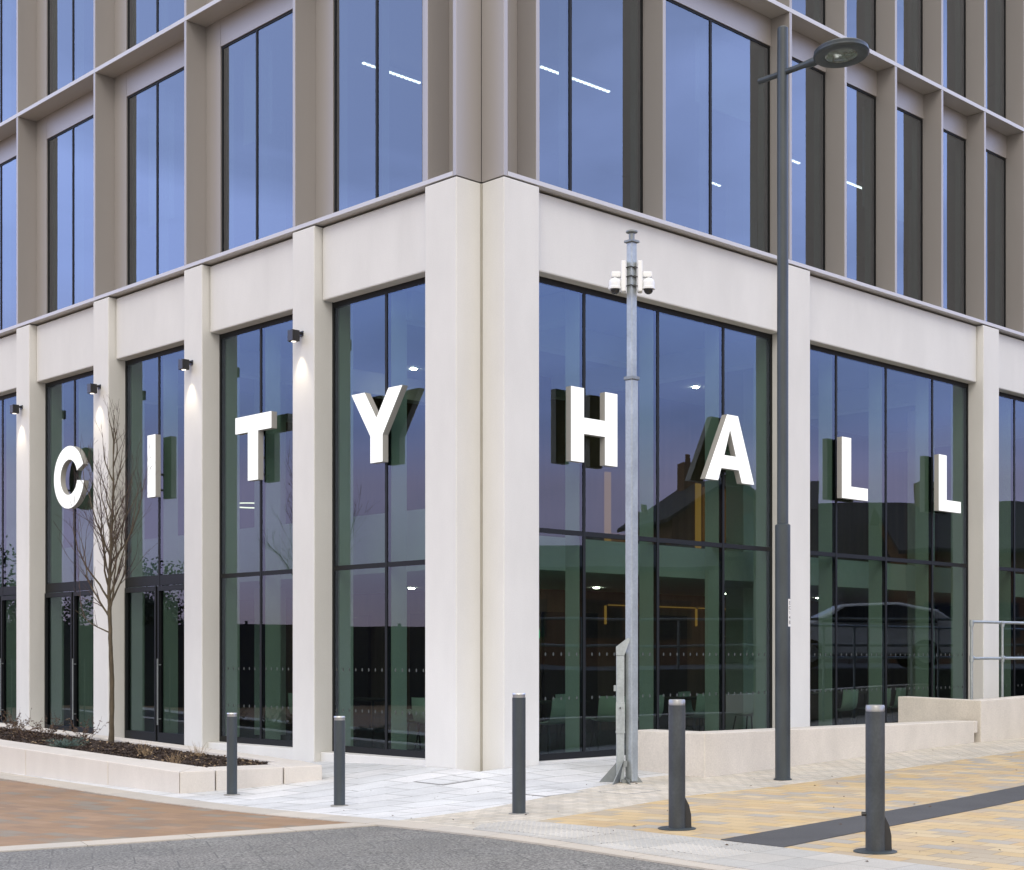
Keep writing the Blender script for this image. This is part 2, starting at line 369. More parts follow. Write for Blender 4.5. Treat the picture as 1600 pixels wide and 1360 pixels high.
# corner pillar with its re-entrant notch
mb = MB(); mb.prism([(0,1.06),(0,.43),(.418,.43),(.43,.418),(.43,0),(1.06,0),(1.06,.6),(.6,.6),(.6,1.06)], -.4, ZL-.02)
tag(mb.build('pillar', M['stone'], B, bevel=.012), 'wide notched stone corner pillar')
mb = MB(); mb.prism([(.408,.432),(.408,.418),(.418,.408),(.432,.408),(.445,.445)], -.3, ZL-.03); mb.build('joint_strip', M['sealant'], B)
for y in LP:
    mb = MB(); mb.box(0,.42, y-PW, y, -.5, ZL-.02); mb.build('pillar', M['stone'], B, bevel=.012)
for x in RP:
    mb = MB(); mb.box(x, x+.58, 0, .42, -.5, ZL-.02); mb.build('pillar', M['stone'], B, bevel=.012)
lbays = [(1.06,3.53)]+[(LP[k], LP[k+1]-PW) for k in range(4)]+[(LP[4], YE)]
rbays = [(1.06,6.47)]+[(RP[k]+.58, RP[k+1]) for k in range(2)]+[(RP[2]+.58, XE)]
for a, b_ in lbays:
    mb = MB(); mb.box(.13,.40, a+.015, b_-.015, ZB, ZL-.03); mb.build('lintel', M['stone'], B, bevel=.02)
    mb = MB(); mb.box(.30,.44, a, b_, ZB+.09, ZL-.01); mb.build('backing', M['dark_gap'], B)
for a, b_ in rbays:
    mb = MB(); mb.box(a+.015, b_-.015, .13,.40, ZB, ZL-.03); mb.build('lintel', M['stone'], B, bevel=.02)
    mb = MB(); mb.box(a, b_, .30,.44, ZB+.09, ZL-.01); mb.build('backing', M['dark_gap'], B)
# sills
def sill(o_, a, b_, z, left, d=.10):
    mb = MB()
    if left: mb.box(d,.37, a+.004, b_-.004, -.45, z)
    else: mb.box(a+.004, b_-.004, d,.37, -.45, z)
    mb.build('sill', M['stone'], B, bevel=.012)
sill(0, 1.06,3.53, .02, True); sill(0, 4.07,6.53, .04, True)
for a, b_ in lbays[2:]: sill(0, a, b_, -.07, True, .25)
sill(0, 1.06,6.47, -.012, False, .2)
for a, b_ in rbays[1:]: sill(0, a, b_, .0, False, .2)

def window(left, a, b_, z0, z1, g, mull, trans, glass, fw=.05, mw=.048, proud=.018, bot=.09, inner=0, top=.17, dots=False, doors=False):
    """one framed opening: frame mesh, pane, inner mullion linings"""
    def bx(m, u0,u1,d0,d1,z0_,z1_):
        if left: m.box(d0,d1,u0,u1,z0_,z1_)
        else: m.box(u0,u1,d0,d1,z0_,z1_)
    f = MB()
    f0, f1 = g-proud, g+.05
    bx(f, a,a+fw,f0,f1,z0,z1); bx(f, b_-fw,b_,f0,f1,z0,z1)
    bx(f, a+fw,b_-fw,f0,f1,z0,z0+bot); bx(f, a+fw,b_-fw,f0,f1,z1-top,z1)
    us = [a+fw]+[q for m in mull for q in (m-mw/2, m+mw/2)]+[b_-fw]
    for m in mull: bx(f, m-mw/2,m+mw/2,f0,f1,z0+bot,z1-top)
    for zt, th in trans:
        for k in range(0, len(us), 2): bx(f, us[k],us[k+1],f0+.004,f1,zt-th/2,zt+th/2)
    w = f.build('window', M['frame'], B)
    zs = [z0+bot]+[q for zt, th in trans for q in (zt-th/2, zt+th/2)]+[z1-top]
    p = MB()
    for k in range(0, len(us), 2):
        for j in range(0, len(zs), 2): bx(p, us[k]+.001,us[k+1]-.001,g-.008,g+.012,zs[j]+.001,zs[j+1]-.001)
    if dots:                     # safety dots printed on the glass
        d = g-.0095
        for zz in dots:
            u = a+fw+.07
            while u < b_-fw-.05:
                if all(abs(u-m) > .06 for m in mull):
                    vs = []
                    for k in range(6):
                        t_ = 2*math.pi*k/6; c_, s_ = .016*math.sin(t_), .027*math.cos(t_)
                        vs.append((d, u+c_, zz+s_) if left else (u+c_, d, zz+s_))
                    p.add(vs, [tuple(range(6))], 1)
                u += .15
    p.build('pane', [glass, M['dots']], w)
    if inner:
        q = MB()
        for m in mull: bx(q, m-.035,m+.035,f1+.004,f1+inner,z0+.02,z1)
        bx(q, a-.05,a+.05,f1+.03,f1+inner,z0+.02,z1); bx(q, b_-.05,b_+.05,f1+.03,f1+inner,z0+.02,z1)
        for zt, th in trans: bx(q, a+.06,b_-.06,f1+.01,f1+.06,zt-.05,zt+.05) if False else None
        q.build('inner_mullion', M['column'] if inner > .2 else M['lining'], w)
    if doors:
        q = MB()
        mid = mull[0]; h0, h1 = z0+.03, doors-.1
        for s0, s1 in ((a+fw, mid-mw/2), (mid+mw/2, b_-fw)):
            for u0,u1 in ((s0+.006,s0+.048),(s1-.048,s1-.006)): bx(q, u0,u1,g-.06,g-.012,h0,h1)
            bx(q, s0+.048,s1-.048,g-.06,g-.012,h0,h0+.16); bx(q, s0+.048,s1-.048,g-.06,g-.012,h1-.08,h1)
        q.build('door', M['frame'], w)
        hnd = MB()
        for uu in (mid-.14,):
            for zz in (.35, 1.25):
                pa = (g-.06, uu, zz); pb = (g-.12, uu, zz)
                hnd.tube([pa,pb], .01, 6)
            hnd.tube([(g-.12,uu,.25),(g-.12,uu,1.35)], .014, 8)
        hnd.build('handle', M['galv_dark'], w, smooth=True)
    return w
# ground-floor glazing
DT = [(1.05,(2.28,)),(4.07,(5.37,)),(7.07,(8.40,)),(10.07,(11.38,)),(13.07,(14.36,)),(16.07,())]
for k, ((a, b_), (q, ml)) in enumerate(zip(lbays, DT)):
    if k in (0,1):
        window(True, a, b_, .02 if k==0 else .04, ZB+.09, .33, ml, [(2.656,.065)], M['glass_low'], inner=.27, dots=(.62,1.2))
    else:
        window(True, a, b_, -.07, ZB+.09, .33, ml, [(2.66,.17)], M['glass_low'], inner=.27, doors=2.66 if k < 5 else False, bot=.07)
RM = [(2.22,3.75,5.25),(8.22,9.71,11.22),(14.22,15.71,17.22),()]
for (a, b_), ml in zip(rbays, RM):
    window(False, a, b_, -.012, ZB+.09, .33, ml, [(3.08,.065)], M['glass_low'], inner=.27, dots=(.82,1.42))

# upper floors
FL = [(7.615,11.50),(11.57,15.50)]
fl_y = [1.0,4.0,7.0,10.0,13.0,16.0]
fl_x = [1.0,3.5]+[6.5+1.5*k for k in range(9)]
def ledge(z0, z1):
    mb = MB(); mb.box(-.003,.44, .50,YE+.02, z0,z1); mb.build('ledge', M['ledge'], B, bevel=.004)
    mb = MB(); mb.box(.50,XE+.02, -.003,.44, z0,z1); mb.build('ledge', M['ledge'], B, bevel=.004)
ledge(7.555,7.615); ledge(11.50,11.57); ledge(15.50,15.57)
# corner fins run the full height and meet in the notch
mb = MB(); mb.box(0,.424, .43,.498, 7.55,15.57); mb.build('corner_panel', M['bronze'], B, bevel=.004)
mb = MB(); mb.box(.43,.498, 0,.43, 7.55,15.57); mb.build('corner_panel', M['bronze'], B, bevel=.004)
mb = MB(); mb.box(.424,.47,.43,.47, 7.55,15.57); mb.build('joint_strip', M['dark_gap'], B)
for z0, z1 in FL:
    for y in fl_y:
        mb = MB(); mb.box(0,.43, y,y+.065, z0,z1); mb.build('fin', M['bronze'], B, bevel=.004)
    for x in fl_x:
        mb = MB(); mb.box(x,x+.065, 0,.43, z0,z1); mb.build('fin', M['bronze'], B, bevel=.004)
    mb = MB(); mb.box(.36,.42, .50,.997, z0,z1); mb.build('cladding_panel', M['bronze'], B)
    mb = MB(); mb.box(.50,.997, .36,.42, z0,z1); mb.build('cladding_panel', M['bronze'], B)
    zh = z0+3.45 if z0 < 8 else z0+3.49
    for k in range(len(fl_y)):
        a = fl_y[k]+.068; b_ = (fl_y[k+1] if k+1 < len(fl_y) else YE)-.003
        if b_-a > 2:
            mb = MB(); mb.box(.36,.42, a,a+.48, z0,z1); mb.build('cladding_panel', M['bronze'], B)
            mb = MB(); mb.box(.36,.42, b_-.42,b_, z0,z1); mb.build('cladding_panel', M['bronze'], B)
            mb = MB(); mb.box(.36,.42, a+.488,b_-.428, zh,z1); mb.build('spandrel_panel', M['bronze'], B)
            window(True, a+.482,b_-.422, z0,zh-.004, .40, ((a+b_)/2+.05,), [], M['glass_up'], fw=.03, mw=.045, proud=.02, bot=.03, top=.03, inner=.13)
        else:
            mb = MB(); mb.box(.36,.42, a,b_, z0,z1); mb.build('cladding_panel', M['bronze'], B)
    for k in range(len(fl_x)):
        a = fl_x[k]+.068; b_ = (fl_x[k+1] if k+1 < len(fl_x) else XE)-.003
        mb = MB(); mb.box(a,b_, .36,.42, zh,z1); mb.build('spandrel_panel', M['bronze'], B)
        ml = (2.02,) if k == 0 else ((5.03,) if k == 1 else ())
        window(False, a,b_, z0,zh-.004, .40, ml, [], M['glass_up'], fw=.03, mw=.05, proud=.02, bot=.03, top=.03, inner=.13)
for x0, x1, z0, z1 in ((5.10,6.42,9.95,11.05),(9.62,10.94,9.3,11.05),(9.62,10.94,13.2,15.0)):
    m = MB(); m.box(x0,x1,.74,.752,z0,z1); m.box(x0,x1,.735,.757,z0-.03,z0); m.build('roller_blind', M['white_paint'], B)
for y0, y1, z0, z1 in ((5.7,6.5,9.6,11.05),(8.66,9.5,8.9,11.05)):
    m = MB(); m.box(.74,.752,y0,y1,z0,z1); m.box(.735,.757,y0,y1,z0-.03,z0); m.build('roller_blind', M['white_paint'], B)
# back of the block: floors, ceilings, core walls, far ends
mb = MB(); mb.box(.45,XE,.45,YE, -.30,-.02); mb.build('floor', M['carpet'], B)
def lshape(m, d0, z0, z1, d1=5.5):
    m.box(d0,XE, d0,d1, z0,z1); m.box(d0,d1, d1,YE, z0,z1)
m = MB(); lshape(m, 1.15, 2.62,3.10); m.build('floor', M['white_paint'], B)
m = MB(); lshape(m, .45, 6.50,7.60, 6.5); m.build('floor', M['ceiling'], B)
m = MB(); lshape(m, .45, 11.10,11.52, 6.5); m.build('floor', M['ceiling'], B)
m = MB(); m.box(.45,XE,.45,YE, 15.1,15.56); m.build('roof', M['ceiling'], B)
m = MB(); m.box(5.5,XE,5.5,YE, -.02,6.5); m.build('inner_wall', M['wood'], B)
m = MB(); m.box(6.5,XE,6.5,YE, 7.6,11.1); m.box(6.5,XE,6.5,YE, 11.52,15.1); m.build('inner_wall', M['office'], B)
m = MB(); m.box(.44,XE+.1, YE,YE+.3, -.4,15.57); m.box(XE,XE+.3, .44,YE, -.4,15.57); m.build('end_wall', M['bronze'], B)
m = MB(); m.box(1.15,1.25,1.26,YE,3.102,3.50); m.build('balustrade', M['white_paint'], B)
for pts, z in (([(4.3,6.6),(4.3,11.0),(4.3,12.9),(9.2,4.2),(13.0,4.0)], 6.497), ([(4.5,6.9),(4.4,11.3),(6.7,4.4),(10.3,4.3),(13.3,4.3)], 2.617)):
    for x, y in pts:
        m = MB(); m.lathe([(.055,z-.012),(.055,z)], (x,y,0), 16); m.build('downlight', M['downlight'], B)
# inner columns and down-stand beams
for x, y in [(2.7,2.7),(2.7,8.7),(2.7,14.7),(8.7,2.7),(14.7,2.7)]:
    m = MB(); m.box(x-.2,x+.2,y-.2,y+.2,-.02,2.62); m.box(x-.2,x+.2,y-.2,y+.2,3.1,6.5); m.box(x-.2,x+.2,y-.2,y+.2,7.6,11.1); m.box(x-.2,x+.2,y-.2,y+.2,11.52,15.1)
    m.build('inner_column', M['column'], B)
m = MB()
for y in (7.5, 11.0): m.box(.7,5.4, y-.15,y+.15, 6.1,6.497)
for x in (6.7, 11.7, 17.0): m.box(x-.15,x+.15, .7,5.4, 6.1,6.497)
m.box(.7,5.4,2.2,2.5,6.1,6.497); m.box(2.2,2.5,.7,2.19,6.1,6.49)
m.build('ceiling_beam', M['white_paint'], B)
m = MB(); m.box(1.17,1.185, 1.17,YE, 3.1,4.1); m.box(1.19,XE, 1.17,1.185, 3.1,4.1)
# dark doorways and amber-lit reveals in the timber core wall
m = MB()
for x0 in (6.4,9.0,12.3,15.4): m.box(x0,x0+1.4, 5.43,5.497, -.02,2.2)
for y0 in (6.6,9.4,12.6): m.box(5.43,5.497, y0,y0+1.5, -.02,2.2)
m.build('inner_door', M['wood_dark'], B)
m = MB()
for x0 in (5.9,8.05,10.72,13.8,18.7):
    m.box(x0,x0+.02, 5.45,5.496, 2.0,2.355); m.box(x0,x0+.14, 5.45,5.496, 3.15,4.9)
m.box(8.15,10.7,5.455,5.496,2.36,2.378); m.box(10.82,13.78,5.455,5.496,2.36,2.378)
for y0 in (8.3,11.6): m.box(5.45,5.496, y0,y0+.07, 3.15,4.9)
m.build('light_strip', M['gold'], B)
m = MB(); m.box(10.95,12.6,5.46,5.497,3.75,4.85); m.box(8.2,8.7,5.46,5.497,3.3,3.75); m.build('painted_glow_panel', M['amber'], B)  # emissive slabs imitate amber light on the timber, no lamp of their own
m = MB(); m.box(5.95,6.25, 5.40,5.49, 1.72,1.87); m.build('exit_sign', M['exit_green'], B)

# office lights seen through the glass
def strip(a, b_, label, z=10.93, mat='lamp_white'):
    t = thing('ceiling_light', label, 'ceiling light', (a[0],a[1],z), 0, 'linear ceiling lights')
    d = Vector((b_[0]-a[0], b_[1]-a[1], 0)); n_ = max(3, int(d.length/.085)); u = d.normalized(); w = Vector((-u.y,u.x,0))*.024
    h = MB(); h.prism([tuple((p)[:2]) for p in (-w*1.4, -w*1.4+d, w*1.4+d, w*1.4)][::-1] if False else [tuple(p[:2]) for p in (w*-1.4, d-w*1.4, d+w*1.4, w*1.4)], .02, .10); h.build('housing', M['white_plastic'], t)
    q = MB()
    for k in range(n_):
        c = u*((k+.5)*d.length/n_); e = u*.028
        q.prism([tuple(p[:2]) for p in (c-e-w, c+e-w, c+e+w, c-e+w)], .0, .018)
    q.build('lamp', M[mat], t)
strip((2.14,5.24),(3.35,5.24), 'dotted linear light inside the upper window left of the corner')
strip((4.264,3.32),(5.85,3.27), 'long dotted linear light inside the upper window right of the corner')
strip((12.6,3.17),(13.4,3.18), 'warm linear light inside a narrow upper window beyond the lamp post')
strip((10.75,3.17),(11.1,3.17), 'short bright light in the narrow upper window beside the lamp post')
strip((10.6,5.12),(11.1,5.14), 'short light low in the wide upper window before the lamp post')
t = thing('ring_light', 'glowing ring pendant behind the glass of the letter T', 'pendant light', (8.1,10.6,5.0))
q = MB()
for rr, zz in ((.45,0),):
    q.tube([(rr*math.cos(2*math.pi*k/32), rr*math.sin(2*math.pi*k/32), zz) for k in range(33)], .012, 6, caps=False)
q.build('ring', M['lamp_dim'], t)
q = MB(); q.tube([(0,.45,0),(0,.2,1.49)], .004, 4); q.tube([(.39,-.22,0),(.15,-.1,1.49)], .004, 4); q.build('wire', M['black'], t)
t.location = (3.0,9.75,4.2)

# ------------------------------------------------------------------ chairs and tables inside
def make_chair():
    t = thing('chair', '', 'chair')
    prof = [(-.21,.455),(-.15,.445),(.05,.44),(.16,.45),(.215,.50),(.235,.58),(.25,.70),(.26,.82)]   # (depth, height)
    mb = MB(); n = 7; rows = []
    for d, h in prof:
        w = .23 if h < .5 else .24-.04*(h-.5)
        rows.append([(-w+2*w*k/(n-1), d-(.03*(1-abs(2*k/(n-1)-1)**2) if h > .5 else 0)*-1, h+(.02*abs(2*k/(n-1)-1)**3 if h < .5 else 0)) for k in range(n)])
    vs = [p for r in rows for p in r]; L = len(vs)
    vs += [(p[0]*.98, p[1]+.012*(1 if p[2] > .5 else 0), p[2]-.012*(1 if p[2] <= .5 else 0)) for p in vs]
    fs = []
    for i in range(len(prof)-1):
        for k in range(n-1):
            a = i*n+k; fs.append((a,a+1,a+n+1,a+n)); fs.append((L+a,L+a+n,L+a+n+1,L+a+1))
    mb.add(vs, fs); mb.build('shell', M['chair'], t, smooth=True)
    for sx in (-1,1):
        for sy in (-1,1):
            l = MB(); l.tube([(sx*.17,sy*.15,.435),(sx*.23,sy*.22,0)], .012, 6); l.build('leg', M['black'], t)
    return t
proto = make_chair(); first = True
def chair(x, y, rz, label):
    global first
    if first: o = proto; first = False
    else:
        o = proto.copy(); COL.objects.link(o)
        for ch in proto.children:
            c = ch.copy(); COL.objects.link(c); c.parent = o
    o.location = (x,y,-.02); o.rotation_euler = (0,0,rz); o['label'] = label; o['group'] = 'pale chairs behind the ground floor glass'
def table(x, y, lx, ly, label):
    t = thing('table', label, 'table', (x,y,-.02), 0, 'dark tables inside')
    m = MB(); m.box(-lx/2,lx/2,-ly/2,ly/2,.70,.735); m.build('tabletop', M['wood_dark'], t, bevel=.006)
    for sx in (-1,1):
        for sy in (-1,1):
            l = MB(); l.tube([(sx*(lx/2-.08),sy*(ly/2-.08),.70),(sx*(lx/2-.05),sy*(ly/2-.05),0)], .018, 6); l.build('leg', M['black'], t)
chair(2.45,1.25,R(185),'pale chair at the window edge just right of the corner pillar')
chair(3.75,1.30,R(150),'pale chair directly left of the steel mast, turned towards the glass')
chair(3.95,2.15,R(10),'pale chair left of the mast, second row from the glass')
chair(4.45,1.25,R(200),'pale chair hidden partly by the mast foot')
chair(5.75,1.25,R(170),'pale chair just left of the middle hinged bollard')
chair(6.55,1.9,R(15),'pale chair right behind the middle hinged bollard')
chair(6.95,1.15,R(185),'pale chair above the low wall corner, nearest the lamp post')
chair(9.7,1.3,R(180),'pale chair immediately right of the lamp post pillar')
chair(10.9,1.4,R(170),'pale chair left of the rightmost bollard, behind the low wall')
chair(11.6,1.5,R(190),'pale chair behind the top of the rightmost bollard')
chair(1.35,2.45,R(95),'pale chair by the corner pillar under the letter Y')
chair(1.5,3.15,R(75),'pale chair right of the second left bollard under the letter Y')
chair(1.35,4.95,R(90),'pale chair at the right edge of the letter T window')
chair(1.6,5.9,R(100),'pale chair right of the leftmost bollard under the letter T')
table(2.9,2.1,1.8,.7,'dark table behind the first window right of the corner')
table(6.0,2.1,1.6,.7,'dark table behind the middle bollard')
table(10.6,2.3,2.2,.7,'dark table behind the window right of the lamp post')
table(2.2,5.4,.7,1.6,'dark table behind the letter T window')
t = thing('desk', 'long pale desk under the letter Y window', 'desk', (2.0,2.9,-.02))
m = MB(); m.box(-.3,.3,-.9,.9,.55,.60); m.build('tabletop', M['white_paint'], t); m = MB(); m.box(-.28,.28,-.85,-.8,0,.55); m.box(-.28,.28,.8,.85,0,.55); m.build('leg', M['white_paint'], t)

# ------------------------------------------------------------------ letters CITY HALL
def letter(ch, outer, holes, left, u0, label):
    """outline in (u, z); extruded 12 cm and stood off the glass"""
    bm = bmesh.new()
    def P(u, z, d): return (d, u0-.05-u, z) if left else (u0-.05+u, d, z)
    D0, D1 = .125, .225
    # fill through a 2D curve so counters stay open
    cu = bpy.data.curves.new('c', 'CURVE'); cu.dimensions = '2D'; cu.fill_mode = 'BOTH'
    for poly in [outer]+holes:
        s = cu.splines.new('POLY'); s.points.add(len(poly)-1)
        for p, (u, z) in zip(s.points, poly): p.co = (u, z, 0, 1)
        s.use_cyclic_u = True
    to = bpy.data.objects.new('c', cu); COL.objects.link(to)
    bpy.context.view_layer.update()
    me = bpy.data.meshes.new_from_object(to.evaluated_get(bpy.context.evaluated_depsgraph_get()))
    bpy.data.objects.remove(to)
    tv = [(v.co.x, v.co.y) for v in me.vertices]; tf = [tuple(p.vertices) for p in me.polygons]
    sidem = MB()
    for poly in [outer]+holes:
        n = len(poly)
        vs = [P(u,z,D0+.004) for u,z in poly]+[P(u,z,D1) for u,z in poly]
        sidem.add(vs, [(i,(i+1)%n,n+(i+1)%n,n+i) for i in range(n)])
    sidem.add([P(u,z,D1) for u,z in tv], tf, 1)
    sidem.add([P(u,z,D0+.004) for u,z in tv], tf, 1)
    root = sidem.build('letter_sign', [M['letter_side'], M['letter_back']])
    bmx = bmesh.new(); bmx.from_mesh(root.data); bmesh.ops.remove_doubles(bmx, verts=bmx.verts[:], dist=1e-5); bmesh.ops.recalc_face_normals(bmx, faces=bmx.faces[:]); bmx.to_mesh(root.data); bmx.free()
    tag(root, label, 'letter sign', 'white letters spelling CITY HALL')
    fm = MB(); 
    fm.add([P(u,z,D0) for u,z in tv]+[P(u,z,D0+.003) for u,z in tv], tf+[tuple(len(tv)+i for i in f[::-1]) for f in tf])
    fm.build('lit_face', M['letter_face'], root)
    so = MB()
    us = [p[0] for p in outer]; zs = [p[1] for p in outer]; uc = {'L': min(us)+.12, 'C': min(us)+.12, 'H': min(us)+.12}.get(ch, (min(us)+max(us))/2)
    for zz in (4.16, 4.42 if ch != 'A' else 4.30): so.tube([P(uc,zz,D1), P(uc,zz,.325)], .018, 8)
    so.build('standoff', M['black'], root)
Z0, Z1 = 4.03, 5.04
def rect(u0,u1,z0,z1): return [(u0,z0),(u1,z0),(u1,z1),(u0,z1)]
# C
cw, chh = .572, .562; st = .25
ang = [R(20)+(R(350)-R(20))*k/48 for k in range(49)]
zc = 4.605
outer = [(.575+cw*math.cos(a), zc+chh*math.sin(a)) for a in ang] + [(.575+(cw-st)*math.cos(a), zc+(chh-.245)*math.sin(a)) for a in [R(18)+(R(346)-R(18))*k/48 for k in range(49)][::-1]]
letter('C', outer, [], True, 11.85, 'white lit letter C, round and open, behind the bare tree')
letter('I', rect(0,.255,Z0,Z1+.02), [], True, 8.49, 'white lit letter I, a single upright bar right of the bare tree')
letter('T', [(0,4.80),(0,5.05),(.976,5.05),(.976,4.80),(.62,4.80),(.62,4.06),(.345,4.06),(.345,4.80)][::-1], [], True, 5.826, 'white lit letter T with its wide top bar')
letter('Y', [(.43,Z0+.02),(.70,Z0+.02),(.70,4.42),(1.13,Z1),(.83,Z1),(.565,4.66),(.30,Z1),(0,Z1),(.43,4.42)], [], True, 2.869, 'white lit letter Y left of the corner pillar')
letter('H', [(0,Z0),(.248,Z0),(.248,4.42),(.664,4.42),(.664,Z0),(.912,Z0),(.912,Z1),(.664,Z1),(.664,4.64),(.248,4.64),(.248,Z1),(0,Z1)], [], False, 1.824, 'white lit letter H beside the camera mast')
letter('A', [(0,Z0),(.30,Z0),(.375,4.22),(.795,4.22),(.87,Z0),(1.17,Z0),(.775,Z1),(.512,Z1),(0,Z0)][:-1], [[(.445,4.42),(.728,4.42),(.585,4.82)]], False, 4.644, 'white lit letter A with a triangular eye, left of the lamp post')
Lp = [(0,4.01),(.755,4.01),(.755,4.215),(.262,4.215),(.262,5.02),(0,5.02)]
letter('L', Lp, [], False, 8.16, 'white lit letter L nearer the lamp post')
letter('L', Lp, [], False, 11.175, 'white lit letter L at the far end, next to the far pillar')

# ------------------------------------------------------------------ wall lamps on the left pillars
names = ['black box spotlight on the pillar between letters T and Y', 'black box spotlight on the pillar between letters I and T', 'black box spotlight on the pillar between letters C and I', 'black box spotlight on the pillar left of letter C']
for k, lab in enumerate(names+['black box spotlight on the pillar beyond the left edge']):
    if k == 4: continue
    y = 3.84+3*k
    t = thing('wall_lamp', lab, 'wall lamp', (0,y,5.98), 0, 'black spotlights on the stone pillars')
    m = MB(); m.box(-.20,-.075,-.065,.065,-.075,.085); m.build('lamp_body', M['black'], t, bevel=.006)
    m = MB(); m.box(-.075,-.012,-.02,.02,.045,.075); m.box(-.014,-.001,-.05,.05,.02,.09); m.build('bracket', M['black'], t)
    m = MB(); m.lathe([(.0,-.0785),(.035,-.0785),(.035,-.074)], (-.1375,0,0), 16); m.build('lens', M['lamp_dim'], t)
    sp = bpy.data.lights.new('spot', 'SPOT'); sp.energy = 26; sp.color = (1,.86,.62); sp.spot_size = R(62); sp.spot_blend = .9; sp.shadow_soft_size = .03
    so = bpy.data.objects.new('spot', sp); COL.objects.link(so); so.parent = t
    so.location = (-.1375,0,-.11); so.rotation_euler = Vector((.13,0,-1)).to_track_quat('-Z','Y').to_euler()

# ------------------------------------------------------------------ low wall, high wall, handrail, ramp
m = MB()
y0 = -2.2; wt = .40
P_ = [(1.79,y0),(8.40,y0),(8.40,y0+wt),(1.79+wt,y0+wt),(1.79+wt,-.95),(1.79,-.95)]
m.prism([(1.79,y0),(8.30,y0),(8.30,y0+wt),(1.79+wt,y0+wt),(1.79+wt,-.95),(1.79,-.95)], [-.5]*6, [.435,.388,.388,.432,.430,.430])
m.prism([(8.3002,y0),(8.40,y0),(8.40,y0+wt),(8.3002,y0+wt)], .20, [.388,.385,.385,.388])
o = m.build('low_wall', M['wall_concrete'], None, bevel=.012); tag(o, 'long low speckled concrete wall in front of the right windows', 'wall')
m = MB()
m.prism([(8.46,y0-.02),(20,y0-.02),(20,y0+.30),(8.76,y0+.30),(8.76,-.72),(8.46,-.72)], [-.5]*6, [.70,.93,.93,.705,.735,.735])
o = m.build('ramp_wall', M['wall_concrete'], None, bevel=.012); tag(o, 'taller pale concrete wall with a return, below the steel handrail', 'wall')
t = thing('ramp', 'concrete ramp behind the taller wall by the far pillar', 'ramp', (0,0,0))
m = MB(); m.prism([(8.9,-1.88),(20,-1.88),(20,-.35),(8.9,-.35)], -.4, [.12,.5,.5,.12]); m.build('slab', M['wall_concrete'], t)
t = thing('handrail', 'galvanised tubular handrail of two rails above the taller wall', 'handrail', (9.43,-1.5,0))
rl = MB(); rl.tube([(0,0,1.935),(.02,0,1.953),(.05,0,1.957),(10,0,1.99)], .024, 10); rl.build('top_rail', M['galv'], t, smooth=True)
rl = MB(); rl.tube([(0,0,1.355),(10,0,1.375)], .024, 10); rl.build('mid_rail', M['galv'], t, smooth=True)
for k in range(6):
    po = MB(); po.tube([(k*1.005,0,.1),(k*1.005,0,1.935)], .023, 10)
    for zz in (1.355+.002*k, 1.94+.003*k):
        po.tube([(k*1.005,0,zz-.06),(k*1.005,0,zz+.045)], .034, 10)
        po.tube([(k*1.005-(.0 if k == 0 else .06),0,zz+.012),(k*1.005+.06,0,zz+.012)], .032, 10)
    po.build('post', M['galv'], t, smooth=True)

# ------------------------------------------------------------------ bollards
def slim_bollard(x, y, h, lab, r=.061):
    z = gz(x,y)
    t = thing('bollard', lab, 'bollard', (x,y,z), 0, 'anthracite bollards along the kerb')
    m = MB(); m.lathe([(r,-.1),(r,h-.045)], n=28); m.build('post', M['anthracite'], t, smooth=True)
    m = MB(); m.lathe([(r+.035,-.03),(r+.035,.012),(r+.001,.016)], n=28); m.build('contact_shade_ring', M['mortar_or_shade'], t, smooth=True)  # added collar, its darker colour stands in for contact shade at the foot
    m = MB(); m.lathe([(r*.93,h-.045),(r*.93,h-.015)], n=28); m.build('reflective_band', M['reflective'], t, smooth=True)
    m = MB(); m.lathe([(r,h-.015),(r,h-.008),(r*.9,h)], n=28); m.build('cap', M['steel'], t, smooth=True)
slim_bollard(-2.82,1.2,.975,'slim short grey bollard in front of the stone planter')
slim_bollard(-2.87,-.99,.97,'slim short grey bollard on the pale paving under the letter Y')
slim_bollard(-2.53,-3.45,1.185,'tall grey bollard before the corner pillar', .066)
def fold_bollard(x, y, h, lab, r=.073, rz=0, stud=False):
    z = gz(x,y)+.018
    t = thing('bollard', lab, 'bollard', (x,y,z), 0, 'anthracite bollards along the kerb')
    m = MB(); m.lathe([(r,.0),(r,h-.05)], n=32); m.build('post', M['anthracite2'], t, smooth=True)
    m = MB(); m.lathe([(r*.94,h-.05),(r*.94,h-.045),(r*.985,h-.044),(r*.985,h-.008),(r*.9,h)], n=32); m.build('reflective_band', M['reflective'], t, smooth=True)
    m = MB(); m.lathe([(.165,-.03),(.165,.004),(.155,.008)], n=36); m.build('base_plate', M['anthracite'], t, smooth=True)
    u = Vector((.704,-.71,0)); w = Vector((.71,.704,0))
    f = MB(); pr = [(r*.9,.004),(.125,.004),(.122,.12),(.105,.20),(r*.97,.27)]
    vs = [u*a+w*s_+Vector((0,0,b_)) for s_ in (-.012,.012) for a, b_ in pr]; n = len(pr)
    f.add(vs, [tuple(range(n))[::-1], tuple(range(n,2*n))]+[(i,(i+1)%n,n+(i+1)%n,n+i) for i in range(n)]); f.build('hinge_flap', M['black'], t)
    if stud:
        k = MB(); k.tube([u*-(r-.004)+Vector((0,0,.285)), u*-(r+.03)+Vector((0,0,.285))], .017, 10); k.build('lock_stud', M['black'], t)
fold_bollard(-2.70,-5.63,1.115,'thick hinged bollard left of the dark asphalt band, on a round plate')
fold_bollard(-2.79,-7.70,1.115,'nearest thick hinged bollard with a lock stud, on the buff paving', stud=True)

